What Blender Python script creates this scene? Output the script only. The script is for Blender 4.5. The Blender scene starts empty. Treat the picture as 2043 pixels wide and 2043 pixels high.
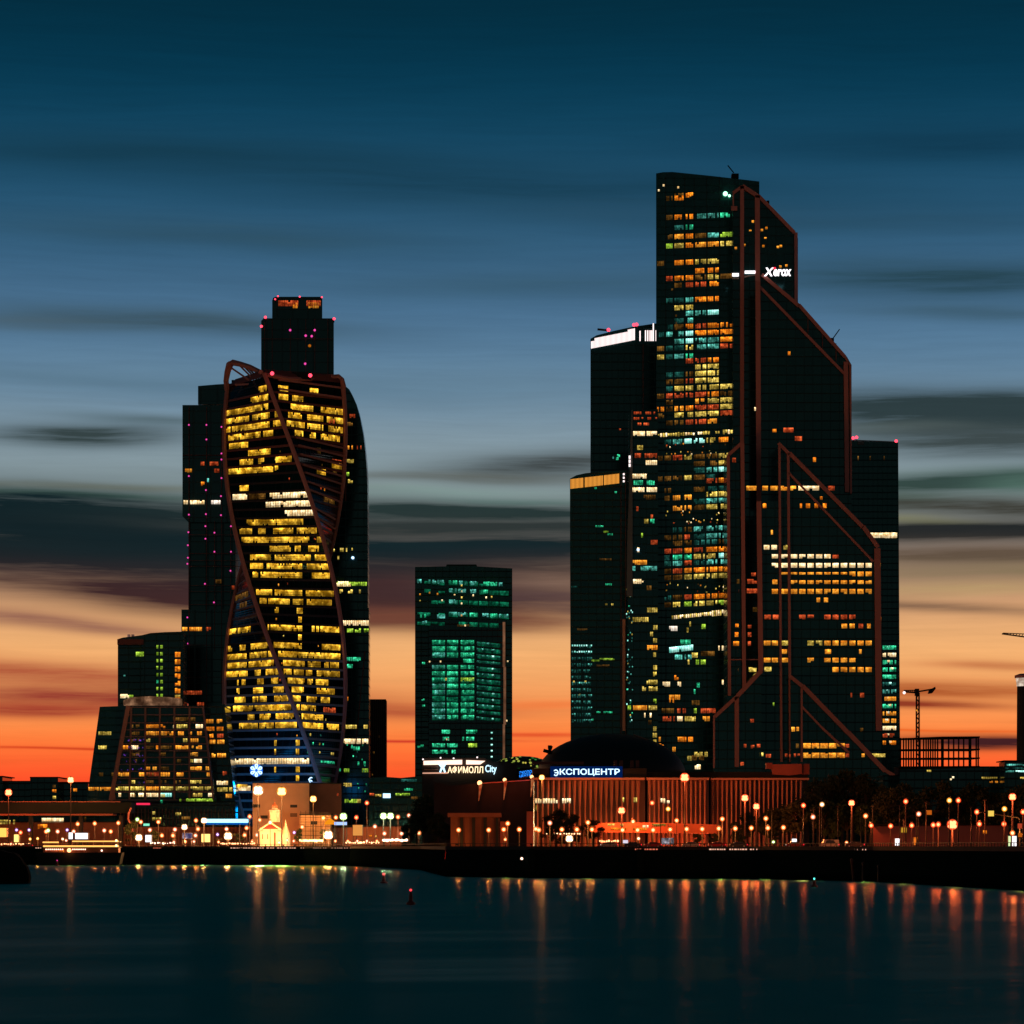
import bpy, math, random
from mathutils import Vector
random.seed(7)
sc = bpy.context.scene
COL = sc.collection
R = math.radians

# ---------------------------------------------------------------- camera
F = 6434.0            # focal length in photo pixels (photo 2043 px wide)
HZ = 1688.0           # horizon row
CH = 8.0              # camera height over the water
def X(px, D): return (px - 1021.5) / F * D
def Z(py, D): return CH + (HZ - py) / F * D
def P(px, py, D): return Vector((X(px, D), D, Z(py, D)))
def SZ(n, D): return n / F * D
GZ = 7.6              # level of the embankment and the city ground

cam_d = bpy.data.cameras.new("camera")
cam_d.sensor_width = 36.0
cam_d.lens = F / 2043.0 * 36.0
cam_d.shift_y = (HZ - 1021.5) / 2043.0
cam_d.clip_start = 1.0
cam_d.clip_end = 60000.0
cam = bpy.data.objects.new("camera", cam_d)
COL.objects.link(cam)
cam.location = (0, 0, CH)
cam.rotation_euler = (R(90), 0, 0)
sc.camera = cam

# ---------------------------------------------------------------- world
world = bpy.data.worlds.new("World")
sc.world = world
world.use_nodes = True
wt = world.node_tree
for n in list(wt.nodes): wt.nodes.remove(n)
class NT:
    def __init__(s, t): s.t = t
    def link(s, a, b): s.t.links.new(a, b)
    def setin(s, sock, v):
        if hasattr(v, 'is_output'): s.t.links.new(v, sock)
        else: sock.default_value = v
    def m(s, op, a, b=None, c=None, clamp=False):
        n = s.t.nodes.new('ShaderNodeMath'); n.operation = op; n.use_clamp = clamp
        s.setin(n.inputs[0], a)
        if b is not None: s.setin(n.inputs[1], b)
        if c is not None: s.setin(n.inputs[2], c)
        return n.outputs[0]
    def mix(s, f, a, b):
        n = s.t.nodes.new('ShaderNodeMix'); n.data_type = 'RGBA'
        s.setin(n.inputs[0], f); s.setin(n.inputs[6], a); s.setin(n.inputs[7], b)
        return n.outputs[2]
    def node(s, k): return s.t.nodes.new(k)
    def xyz(s, x, y, z):
        n = s.node('ShaderNodeCombineXYZ')
        s.setin(n.inputs[0], x); s.setin(n.inputs[1], y); s.setin(n.inputs[2], z)
        return n.outputs[0]
    def noise(s, vec, scale, detail=3, rough=0.5):
        n = s.node('ShaderNodeTexNoise'); s.setin(n.inputs['Vector'], vec)
        n.inputs['Scale'].default_value = scale; n.inputs['Detail'].default_value = detail
        n.inputs['Roughness'].default_value = rough
        return n.outputs[0]
def lin(c):
    return tuple(((v/255.0)/12.92 if v/255.0 <= 0.04045 else ((v/255.0+0.055)/1.055)**2.4) for v in c) + (1.0,)
W = NT(wt)
tc = W.node('ShaderNodeTexCoord')
sep = W.node('ShaderNodeSeparateXYZ'); W.link(tc.outputs['Generated'], sep.inputs[0])
dx, dy, dz = sep.outputs
hyp = W.m('SQRT', W.m('ADD', W.m('MULTIPLY', dx, dx), W.m('MULTIPLY', dy, dy)))
el = W.m('MULTIPLY', W.m('DIVIDE', dz, W.m('MAXIMUM', hyp, 0.02)), F)          # tangent of the elevation
az = W.m('MULTIPLY', W.m('ARCTAN2', dx, dy), F)                                # compass direction
sy = W.m('SUBTRACT', HZ, el)
sx = W.m('ADD', az, 1021.5)
# slow waviness so that bands are not ruler straight
wv = W.xyz(W.m('MULTIPLY', az, 0.0011), W.m('MULTIPLY', el, 0.005), 0.0)
warp = W.m('MULTIPLY', W.m('SUBTRACT', W.noise(wv, 1.0, 2), 0.5), 60.0)
syw = W.m('ADD', W.m('ADD', sy, warp), W.m('MULTIPLY', W.m('SUBTRACT', sx, 1000.0), -0.012))
ramp = W.node('ShaderNodeValToRGB')
W.link(W.m('DIVIDE', W.m('ADD', sy, W.m('MULTIPLY', warp, 0.5)), 1800.0, clamp=True), ramp.inputs[0])
stops = [(0, (1, 44, 62)), (130, (2, 53, 76)), (250, (12, 64, 90)), (370, (30, 80, 110)), (500, (50, 92, 122)), (620, (72, 110, 142)),
         (730, (92, 128, 156)), (830, (118, 143, 160)), (930, (140, 158, 165)), (1020, (120, 135, 135)), (1120, (150, 125, 110)),
         (1200, (200, 150, 112)), (1290, (248, 184, 118)), (1370, (240, 160, 96)), (1440, (252, 142, 72)),
         (1490, (255, 118, 54)), (1560, (255, 76, 40)), (1690, (245, 50, 32))]
cr = ramp.color_ramp; cr.interpolation = 'B_SPLINE'
cr.elements.remove(cr.elements[1])
cr.elements[0].position = 0.0; cr.elements[0].color = lin(stops[0][1])
for (y, c) in stops[1:]: cr.elements.new(y / 1800.0).color = lin(c)
skyc = ramp.outputs[0]
# streaky noise shared by all clouds, stretched along the wind
st = W.noise(W.xyz(W.m('MULTIPLY', az, 0.0012), W.m('MULTIPLY', syw, 0.022), 3.3), 1.0, 6, 0.62)
st2 = W.noise(W.xyz(W.m('MULTIPLY', az, 0.0030), W.m('MULTIPLY', syw, 0.060), 8.1), 1.0, 4, 0.6)
st3 = W.noise(W.xyz(W.m('MULTIPLY', W.m('ADD', az, W.m('MULTIPLY', syw, 1.6)), 0.0042), W.m('MULTIPLY', syw, 0.085), 1.7), 1.0, 5, 0.65)
stv = W.m('ADD', -0.55, W.m('MULTIPLY', W.m('ADD', W.m('ADD', W.m('MULTIPLY', st, 0.5), W.m('MULTIPLY', st2, 0.25)), W.m('MULTIPLY', st3, 0.25)), 3.1))
# (cx, cy, sx, sy, tilt, colour, opacity)
clouds = [
 (950, 372, 760, 46, .03, (22, 62, 84), .95), (300, 312, 520, 30, .02, (18, 58, 78), .8), (1500, 440, 520, 26, .02, (38, 74, 96), .7), (420, 470, 420, 26, .02, (44, 78, 98), .7), (1150, 560, 460, 26, -.02, (54, 88, 110), .7), (1850, 300, 400, 34, .0, (12, 52, 74), .7),
 (1900, 575, 330, 34, .02, (38, 68, 82), 1.05), (1960, 640, 240, 14, .04, (58, 88, 106), .8), (330, 650, 320, 24, .02, (60, 86, 102), 1.05), (60, 655, 160, 14, .0, (70, 92, 105), .6),
 (190, 758, 420, 14, .03, (84, 114, 134), .6), (170, 876, 180, 22, .0, (52, 66, 68), 1.25), (330, 842, 160, 12, .05, (84, 104, 112), .8),
 (620, 770, 600, 40, .0, (92, 124, 146), .5),
 (1110, 930, 230, 26, -.05, (66, 74, 76), .95), (900, 957, 330, 9, .0, (84, 84, 74), .6), (860, 985, 260, 11, .0, (126, 150, 146), .8),
 (200, 975, 360, 7, -.01, (118, 122, 104), .55), (120, 992, 330, 8, .0, (92, 122, 112), .8),
 (1040, 1003, 150, 6, .0, (98, 128, 122), .9), (1900, 945, 250, 12, .0, (118, 138, 138), .8),
 (180, 1056, 480, 60, .03, (9, 30, 36), 1.45), (180, 1120, 520, 46, .03, (18, 33, 38), 1.4), (360, 1185, 420, 34, .05, (60, 36, 38), 1.2),
 (900, 1022, 460, 18, .0, (36, 52, 52), 1.2), (820, 1055, 260, 10, .0, (92, 84, 80), .8), (930, 1095, 480, 26, -.02, (10, 34, 40), 1.35),
 (860, 1050, 460, 16, .0, (44, 52, 52), 1.1), (840, 1142, 440, 30, -.03, (36, 38, 42), 1.5), (860, 1190, 330, 40, -.02, (62, 40, 42), 1.5), (860, 1232, 260, 18, .02, (112, 66, 52), 1.2), (1130, 1165, 160, 26, .03, (132, 104, 88), .7),
 (1160, 1205, 200, 22, .08, (84, 62, 62), .9),
 (1930, 832, 330, 40, .03, (44, 60, 64), 1.5), (1760, 860, 160, 10, .0, (92, 104, 102), .6), (1960, 890, 300, 26, .02, (60, 72, 74), 1.1),
 (1930, 965, 330, 20, -.02, (50, 70, 66), 1.1), (1790, 1000, 130, 15, .0, (76, 104, 94), .75), (2030, 975, 80, 24, .0, (80, 110, 100), .6),
 (1950, 1020, 320, 20, .05, (60, 60, 54), 1.1), (1830, 1045, 150, 10, .1, (128, 128, 98), .8), (1930, 1068, 330, 16, .02, (34, 38, 40), 1.25),
 (1930, 1110, 330, 20, .03, (96, 80, 66), 1.0), (1980, 1150, 330, 18, .02, (128, 112, 84), .8), (1830, 1212, 260, 11, .08, (122, 92, 72), .95),
 (1930, 1180, 260, 14, .0, (180, 156, 104), .6),
 (120, 1345, 420, 22, .04, (178, 92, 60), 1.0), (300, 1390, 420, 20, .02, (150, 62, 48), 1.05), (60, 1410, 260, 16, .0, (160, 60, 44), .9),
 (120, 1250, 300, 14, .06, (140, 92, 78), .8), (200, 1497, 260, 3, .0, (200, 44, 20), 1.0), (790, 1420, 180, 12, .0, (176, 80, 52), .9),
 (800, 1474, 200, 3, .0, (210, 62, 40), 1.0), (1080, 1466, 160, 4, .0, (220, 70, 36), .9), (1100, 1412, 160, 8, .0, (240, 120, 60), .7),
 (1900, 1372, 270, 17, .0, (176, 88, 44), 1.1), (1820, 1400, 160, 8, .02, (146, 58, 36), 1.1), (2000, 1325, 140, 7, .0, (196, 116, 70), .9),
 (1960, 1482, 160, 15, .0, (66, 30, 34), 1.3), (1850, 1456, 260, 3, .0, (236, 96, 30), .9),
]
for (cx, cy, ax, ay, tl, col, op) in clouds:
    u = W.m('DIVIDE', W.m('SUBTRACT', sx, cx), float(ax))
    v = W.m('DIVIDE', W.m('ADD', W.m('SUBTRACT', syw, cy + (cx-1000)*-0.012), W.m('MULTIPLY', W.m('SUBTRACT', sx, cx), -tl)), float(ay))
    d2 = W.m('ADD', W.m('MULTIPLY', u, u), W.m('MULTIPLY', v, v))
    g = W.m('EXPONENT', W.m('MULTIPLY', d2, -0.8))
    msk = W.m('MULTIPLY', W.m('MULTIPLY', g, op), stv, clamp=True)
    skyc = W.mix(msk, skyc, lin(col))
fin_ = W.node('ShaderNodeVectorMath'); fin_.operation = 'SCALE'
W.link(skyc, fin_.inputs[0]); W.link(W.m('ADD', .80, W.m('MULTIPLY', W.m('ADD', W.m('MULTIPLY', st3, .55), W.m('MULTIPLY', st2, .45)), .40)), fin_.inputs['Scale'])
skyc = fin_.outputs[0]
# the sky opposite the afterglow and overhead: deep blue-green, warm fill added low down to light the tower fronts
upc = W.mix(W.m('MULTIPLY', W.m('SUBTRACT', el, 1500.0), 1/2500.0, clamp=True), skyc, (0.0008, 0.012, 0.021, 1))
lowback = W.mix(W.m('MULTIPLY', W.m('ABSOLUTE', el), 1/3000.0, clamp=True), (0.21, 0.15, 0.13, 1), (0.004, 0.016, 0.021, 1))
front = W.m('MULTIPLY', W.m('ADD', dy, 0.25), 2.0, clamp=True)
skyall = W.mix(front, lowback, upc)
nish = W.node('ShaderNodeTexSky'); nish.sky_type = 'NISHITA'; nish.sun_disc = False
nish.sun_elevation = R(-4.0); nish.sun_rotation = R(0.0); nish.altitude = 100
bg1 = W.node('ShaderNodeBackground'); W.link(nish.outputs[0], bg1.inputs[0]); bg1.inputs[1].default_value = 0.01
bg2 = W.node('ShaderNodeBackground'); W.link(skyall, bg2.inputs[0]); bg2.inputs[1].default_value = 1.0
ad = W.node('ShaderNodeAddShader'); W.link(bg1.outputs[0], ad.inputs[0]); W.link(bg2.outputs[0], ad.inputs[1])
wo = W.node('ShaderNodeOutputWorld'); W.link(ad.outputs[0], wo.inputs[0])
world.cycles.sampling_method = 'MANUAL'; world.cycles.sample_map_resolution = 512

sc.view_settings.view_transform = 'Standard'
sc.view_settings.look = 'None'
sc.view_settings.exposure = 0.0
sc.view_settings.gamma = 1.0
sc.cycles.max_bounces = 5
sc.cycles.diffuse_bounces = 2
sc.cycles.glossy_bounces = 3
sc.cycles.transparent_max_bounces = 8
sc.cycles.sample_clamp_indirect = 4.0
sc.cycles.use_denoising = True

# ---------------------------------------------------------------- materials
MATS = {}
def mat_new(name):
    m = bpy.data.materials.new(name); m.use_nodes = True
    t = m.node_tree
    for n in list(t.nodes): t.nodes.remove(n)
    o = t.nodes.new('ShaderNodeOutputMaterial')
    return m, NT(t), o
def solid(name, col, rough=0.6, var=0.25, scale=0.3, metal=0.0, spec=0.3):
    if name in MATS: return MATS[name]
    m, t, o = mat_new(name)
    b = t.node('ShaderNodeBsdfPrincipled')
    g = t.node('ShaderNodeNewGeometry')
    n = t.noise(g.outputs['Position'], scale, 4)
    c2 = tuple(min(1, v*(1+var)) for v in col[:3]) + (1,)
    c1 = tuple(v*(1-var) for v in col[:3]) + (1,)
    t.link(t.mix(n, c1, c2), b.inputs['Base Color'])
    b.inputs['Roughness'].default_value = rough
    b.inputs['Metallic'].default_value = metal
    b.inputs['Specular IOR Level'].default_value = spec
    t.link(b.outputs[0], o.inputs[0])
    MATS[name] = m; return m
def curtain(name, glass, line, fh=4.4, mull=3.0, lw=0.16, spec=0.5, zoff=0.0):
    """dark curtain wall: floor lines and mullions, panes of slightly different tint"""
    if name in MATS: return MATS[name]
    m, t, o = mat_new(name)
    g = t.node('ShaderNodeNewGeometry')
    s = t.node('ShaderNodeSeparateXYZ'); t.link(g.outputs['Position'], s.inputs[0])
    zf = t.m('FRACT', t.m('DIVIDE', t.m('ADD', s.outputs[2], zoff), fh))
    xy = t.m('ADD', s.outputs[0], t.m('MULTIPLY', s.outputs[1], 0.83))
    xf = t.m('FRACT', t.m('DIVIDE', t.m('ADD', xy, 5000.0), mull))
    a = t.m('LESS_THAN', zf, lw)
    b_ = t.m('MULTIPLY', t.m('LESS_THAN', xf, 0.12), 0.45)
    msk = t.m('MAXIMUM', a, b_)
    wn = t.node('ShaderNodeTexWhiteNoise'); wn.noise_dimensions = '2D'
    t.link(t.xyz(t.m('FLOOR', t.m('DIVIDE', t.m('ADD', xy, 5000.0), mull)), t.m('FLOOR', t.m('DIVIDE', t.m('ADD', s.outputs[2], zoff), fh)), 0.0), wn.inputs['Vector'])
    gl = t.mix(wn.outputs[0], tuple(v*0.5 for v in glass[:3])+(1,), tuple(v*1.5 for v in glass[:3])+(1,))
    p = t.node('ShaderNodeBsdfPrincipled')
    t.link(t.mix(msk, gl, tuple(line)+(1,)), p.inputs['Base Color'])
    t.link(t.m('ADD', 0.12, t.m('MULTIPLY', msk, 0.5)), p.inputs['Roughness'])
    p.inputs['Specular IOR Level'].default_value = spec
    p.inputs['Specular Tint'].default_value = (0.25, 0.85, 0.9, 1)
    t.link(p.outputs[0], o.inputs[0])
    MATS[name] = m; return m
def glow(name, c1, c2, s1=0.3, s2=2.0, scale=0.35, sample=False):
    """lit glazing: rooms differ in brightness and tint"""
    if name in MATS: return MATS[name]
    m, t, o = mat_new(name)
    g = t.node('ShaderNodeNewGeometry')
    n1 = t.noise(g.outputs['Position'], scale, 3, 0.7)
    n2 = t.noise(g.outputs['Position'], scale*0.37, 2)
    f = t.m('MULTIPLY', t.m('SUBTRACT', n1, 0.3), 2.5, clamp=True)
    e = t.node('ShaderNodeEmission')
    t.link(t.mix(f, c1+(1,), c2+(1,)), e.inputs[0])
    f2 = t.m('MULTIPLY', t.m('SUBTRACT', t.m('ADD', t.m('MULTIPLY', n1, 0.55), t.m('MULTIPLY', n2, 0.45)), 0.37), 3.7, clamp=True)
    uv = t.node('ShaderNodeUVMap'); su = t.node('ShaderNodeSeparateXYZ'); t.link(uv.outputs[0], su.inputs[0])
    n3 = t.noise(g.outputs['Position'], scale*3.1, 2, .6)
    ceil_ = t.m('ADD', .50, t.m('MULTIPLY', t.m('POWER', su.outputs[1], 1.6), t.m('ADD', .35, t.m('MULTIPLY', n3, 1.5))))
    t.link(t.m('MULTIPLY', t.m('ADD', s1, t.m('MULTIPLY', t.m('MULTIPLY', f2, f2), s2 - s1)), ceil_), e.inputs[1])
    t.link(e.outputs[0], o.inputs[0])
    m.cycles.emission_sampling = 'FRONT' if sample else 'NONE'
    MATS[name] = m; return m
def emit(name, col, s, sample=False):
    if name in MATS: return MATS[name]
    m, t, o = mat_new(name)
    e = t.node('ShaderNodeEmission'); e.inputs[0].default_value = tuple(col)+(1,); e.inputs[1].default_value = s
    t.link(e.outputs[0], o.inputs[0])
    m.cycles.emission_sampling = 'FRONT' if sample else 'NONE'
    MATS[name] = m; return m
def halo_glow(name, col, s, a=0.3):  # glowing see-through shell that paints the halo around a lamp
    s *= 2.6
    if name in MATS: return MATS[name]
    m, t, o = mat_new(name)
    e = t.node('ShaderNodeEmission'); e.inputs[0].default_value = tuple(col)+(1,); e.inputs[1].default_value = s
    tr = t.node('ShaderNodeBsdfTransparent')
    mx = t.node('ShaderNodeMixShader'); mx.inputs[0].default_value = a
    t.link(tr.outputs[0], mx.inputs[1]); t.link(e.outputs[0], mx.inputs[2]); t.link(mx.outputs[0], o.inputs[0])
    m.cycles.emission_sampling = 'NONE'
    MATS[name] = m; return m

G_GOLD = glow('lit_gold', (.74, .30, .0), (1.0, .58, .05), .24, 2.9, .30)
G_CREAM = glow('lit_cream', (1.0, .55, .15), (1.0, .86, .55), .8, 2.6, .5)
G_YEL = glow('lit_yellow', (.55, .36, .02), (1.0, .72, .16), .25, 2.0, .5)
G_ORA = glow('lit_orange', (.80, .12, .003), (1.0, .33, .02), .42, 2.3, .5)
G_AMB = glow('lit_amber', (.9, .20, .006), (1.0, .44, .045), .5, 2.1, .5)
G_RED = glow('lit_red', (.45, .03, .008), (1.0, .16, .04), .25, 1.3, .5)
G_GRN = glow('lit_green', (.0, .25, .09), (.06, .85, .42), .3, 2.4, .5)
G_TEAL = glow('lit_teal', (.004, .13, .09), (.16, .70, .58), .22, 1.9, .5)
G_DTEAL = glow('lit_dim_teal', (.002, .035, .03), (.04, .25, .20), .2, 1.0, .4)
G_LIME = glow('lit_lime', (.18, .40, .01), (.55, .85, .08), .3, 1.9, .5)
G_WHT = glow('lit_white', (.8, .6, .45), (1.0, .92, .8), .9, 3.0, .3)
G_CYAN = glow('lit_cyan', (.1, .75, .6), (.6, 1.0, .9), .9, 2.6, .3)
G_PUR = glow('lit_purple', (.05, .01, .16), (.3, .08, .8), .1, 1.2, .5)
G_DGRN = glow('lit_dim_green', (.0, .06, .03), (.01, .28, .13), .25, 1.3, .4)
G_DIM = glow('lit_dim', (.05, .02, .004), (.30, .13, .02), .2, 1.2, .3)
PAL = dict(G=G_GOLD, C=G_CREAM, Y=G_YEL, O=G_ORA, A=G_AMB, R=G_RED, N=G_GRN, T=G_TEAL, t=G_DTEAL, L=G_LIME, W=G_WHT, K=G_CYAN, U=G_PUR, D=G_DIM, n=G_DGRN)

CW_DARK = curtain('glass_dark', (.002, .013, .014), (.008, .020, .021), 4.4, 3.2)
CW_TEAL = curtain('glass_teal', (.002, .022, .026), (.006, .034, .036), 3.5, 2.6, .2)
CW_GREEN = curtain('glass_green', (.002, .021, .014), (.022, .026, .012), 3.4, 4.0, .2)
CW_MERC = curtain('glass_bronze', (.002, .012, .012), (.010, .013, .011), 4.5, 4.3, .12)
CW_LINES = curtain('glass_lined', (.003, .009, .010), (.022, .026, .024), 6.3, 9.0, .06)
BRONZE = solid('bronze_frame', (.50, .175, .145), .55, .15, .05, spec=.2)
BRONZE2 = solid('bronze_frame_dark', (.17, .055, .042), .55, .15, .05, spec=.2)
RIB = solid('pale_rib', (.38, .16, .135), .55, .12, .05, spec=.2)
SPAN = solid('spandrel', (.035, .026, .026), .5, .2, .1, spec=.2)
DARKM = solid('dark_metal', (.012, .014, .015), .6, .3, .5)
ROOFM = solid('roof_dark', (.010, .014, .016), .8, .3, .1, spec=.1)
CONC = solid('concrete', (.16, .12, .10), .85, .25, .2, spec=.2)
CONCD = solid('concrete_dark', (.035, .032, .030), .9, .3, .2, spec=.15)
PLAST = solid('plaster_pale', (.62, .50, .38), .8, .12, .3, spec=.2)
PLASTO = solid('plaster_ochre', (.42, .26, .16), .85, .2, .25, spec=.2)
BRICKR = solid('brick_red', (.24, .09, .06), .9, .3, .4, spec=.2)
def quay_mat():
    m, t, o = mat_new('granite_wall')
    g = t.node('ShaderNodeNewGeometry'); s = t.node('ShaderNodeSeparateXYZ'); t.link(g.outputs['Position'], s.inputs[0])
    br = t.node('ShaderNodeTexBrick'); t.link(t.xyz(t.m('ADD', s.outputs[0], s.outputs[1]), s.outputs[2], 0.0), br.inputs['Vector'])
    br.inputs['Scale'].default_value = .55; br.inputs['Mortar Size'].default_value = .035
    br.inputs['Color1'].default_value = (.006, .014, .013, 1); br.inputs['Color2'].default_value = (.010, .020, .019, 1); br.inputs['Mortar'].default_value = (.002, .005, .005, 1)
    n = t.noise(t.xyz(t.m('MULTIPLY', s.outputs[0], .5), s.outputs[1], t.m('MULTIPLY', s.outputs[2], .12)), .8, 4, .6)
    wet = t.m('MULTIPLY', t.m('SUBTRACT', s.outputs[2], .9), .8, clamp=True)
    c = t.mix(t.m('MULTIPLY', n, .9), br.outputs[0], (.003, .008, .008, 1))
    d = t.node('ShaderNodeBsdfDiffuse'); t.link(t.mix(wet, (.0015, .006, .005, 1), c), d.inputs[0])
    t.link(d.outputs[0], o.inputs[0]); MATS['granite_wall'] = m; return m
QUAYM = quay_mat()
POLE = solid('painted_steel_pole', (.016, .010, .009), .6, .2, 1.0)
REDPT = solid('red_paint', (.30, .03, .02), .5, .2, 1.0)
WHITEP = solid('white_paint', (.7, .68, .65), .5, .1, 1.0)
BARK = solid('bark', (.05, .035, .025), .95, .3, 2.0, spec=.1)
LEAF = solid('leaves', (.035, .050, .022), .85, .5, .6, spec=.1)
TYRE = solid('rubber', (.015, .015, .015), .9, .2, 3.0, spec=.1)
CARG = solid('car_glass', (.01, .012, .014), .1, .1, 1.0, spec=.5)

# ---------------------------------------------------------------- mesh helper
def pane_uv(me):
    """panes are 8-vertex boxes whose first four corners run bottom left, bottom right, top right, top left"""
    uv = me.uv_layers.new(name='pane')
    for lp in me.loops:
        k = lp.vertex_index % 4
        uv.data[lp.index].uv = (1.0 if k in (1, 2) else 0.0, 1.0 if k in (2, 3) else 0.0)
class MB:
    def __init__(s): s.v = []; s.f = []
    def quad(s, a, b, c, d):
        n = len(s.v); s.v += [tuple(a), tuple(b), tuple(c), tuple(d)]; s.f.append((n, n+1, n+2, n+3)); return s
    def poly(s, pts):
        n = len(s.v); s.v += [tuple(p) for p in pts]; s.f.append(tuple(range(n, n+len(pts)))); return s
    def box(s, x0, x1, y0, y1, z0, z1):
        n = len(s.v)
        s.v += [(x0,y0,z0),(x1,y0,z0),(x1,y1,z0),(x0,y1,z0),(x0,y0,z1),(x1,y0,z1),(x1,y1,z1),(x0,y1,z1)]
        s.f += [(n,n+3,n+2,n+1),(n+4,n+5,n+6,n+7),(n,n+1,n+5,n+4),(n+1,n+2,n+6,n+5),(n+2,n+3,n+7,n+6),(n+3,n,n+4,n+7)]
        return s
    def pbox(s, px0, px1, py0, py1, D, dep):
        """box whose front face fills photo pixels px0..px1, py0..py1 at distance D"""
        return s.box(X(px0, D), X(px1, D), D, D+dep, Z(py1, D), Z(py0, D))
    def prism(s, pts, D, dep, back=1.0):
        n = len(s.v); k = len(pts)
        fr = [P(a, b, D) for a, b in pts]
        mx = sum(p.x for p in fr)/k; bk = back if dep < 20 else .88
        s.v += [tuple(p) for p in fr] + [(mx+(p.x-mx)*bk, p.y+dep, p.z) for p in fr]
        s.f.append(tuple(range(n, n+k))); s.f.append(tuple(range(n+2*k-1, n+k-1, -1)))
        for i in range(k):
            j = (i+1) % k
            s.f.append((n+i, n+k+i, n+k+j, n+j))
        return s
    def bar(s, a, b, w, d=None):
        a = Vector(a); b = Vector(b); d = d or w
        ax = (b-a); L = ax.length
        if L < 1e-6: return s
        ax.normalize()
        side = ax.cross(Vector((0, 1, 0)))
        if side.length < .05: side = ax.cross(Vector((0, 0, 1)))
        side.normalize(); up = side.cross(ax).normalized()
        n = len(s.v)
        for p in (a, b):
            for (i, j) in ((-1,-1),(1,-1),(1,1),(-1,1)):
                s.v.append(tuple(p + side*i*w/2 + up*j*d/2))
        s.f += [(n,n+1,n+2,n+3),(n+7,n+6,n+5,n+4),(n,n+4,n+5,n+1),(n+1,n+5,n+6,n+2),(n+2,n+6,n+7,n+3),(n+3,n+7,n+4,n)]
        return s
    def tube(s, pts, r, k=6):
        pts = [Vector(p) for p in pts]; n0 = len(s.v)
        rr = r if isinstance(r, (list, tuple)) else [r]*len(pts)
        for i, p in enumerate(pts):
            t = (pts[min(i+1, len(pts)-1)] - pts[max(i-1, 0)]).normalized()
            a = t.cross(Vector((0, 1, 0)))
            if a.length < .05: a = t.cross(Vector((1, 0, 0)))
            a.normalize(); b = a.cross(t)
            for j in range(k):
                q = 2*math.pi*j/k + math.pi/k
                s.v.append(tuple(p + (a*math.cos(q) + b*math.sin(q))*rr[i]))
        for i in range(len(pts)-1):
            for j in range(k):
                a0 = n0+i*k+j; a1 = n0+i*k+(j+1) % k
                s.f.append((a0, a1, a1+k, a0+k))
        s.f.append(tuple(n0+j for j in range(k))[::-1]); s.f.append(tuple(n0+(len(pts)-1)*k+j for j in range(k)))
        return s
    def lathe(s, c, prof, k=12, axis='z'):
        c = Vector(c); n0 = len(s.v)
        for (r, z) in prof:
            for j in range(k):
                q = 2*math.pi*j/k
                s.v.append((c.x+r*math.cos(q), c.y+r*math.sin(q), c.z+z))
        for i in range(len(prof)-1):
            for j in range(k):
                a0 = n0+i*k+j; a1 = n0+i*k+(j+1) % k
                s.f.append((a0, a1, a1+k, a0+k))
        s.f.append(tuple(n0+j for j in range(k))[::-1]); s.f.append(tuple(n0+(len(prof)-1)*k+j for j in range(k)))
        return s
    def ball(s, c, r, k=10, sq=1.0):
        prof = [(max(.02*r, r*math.sin(math.pi*i/6)), -r*sq*math.cos(math.pi*i/6)) for i in range(7)]
        return s.lathe(c, prof, k)
    def build(s, name, m, parent=None, origin=None, smooth=False):
        me = bpy.data.meshes.new(name)
        o0 = Vector(origin) if origin is not None else Vector((0, 0, 0))
        me.from_pydata([tuple(Vector(v)-o0) for v in s.v], [], s.f)
        me.materials.append(m)
        if m.name.startswith('lit_') and m.name != 'lit_glass_roof' and len(s.v) == 8*(len(s.f)//5): pane_uv(me)
        if smooth:
            for p in me.polygons: p.use_smooth = True
        me.update()
        o = bpy.data.objects.new(name, me); COL.objects.link(o)
        if parent is not None:
            o.parent = parent
            if origin is None: o.location = tuple(-v for v in parent.location)
        elif origin is not None: o.location = o0
        return o
def thing(name, label, cat, loc, group=None):
    o = bpy.data.objects.new(name, None); COL.objects.link(o)
    o.location = loc; o.empty_display_size = 2
    o['label'] = label; o['category'] = cat
    if group: o['group'] = group
    return o
def part(mb, name, m, root, **k):
    """mesh in world coordinates, child of root (root is unrotated)"""
    me_o = mb.build(name, m, root, **k)
    base = Vector((0, 0, 0)); q = root
    while q is not None: base += Vector(q.location) if q.type == 'EMPTY' else Vector((0,0,0)); q = q.parent
    me_o.location = -base if root.type == 'EMPTY' else (0, 0, 0)
    return me_o
def tag(o, label, cat, group=None):
    o['label'] = label; o['category'] = cat
    if group: o['group'] = group
    return o
def struct(mb, name, m):
    o = mb.build(name, m); o['kind'] = 'structure'; return o

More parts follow.
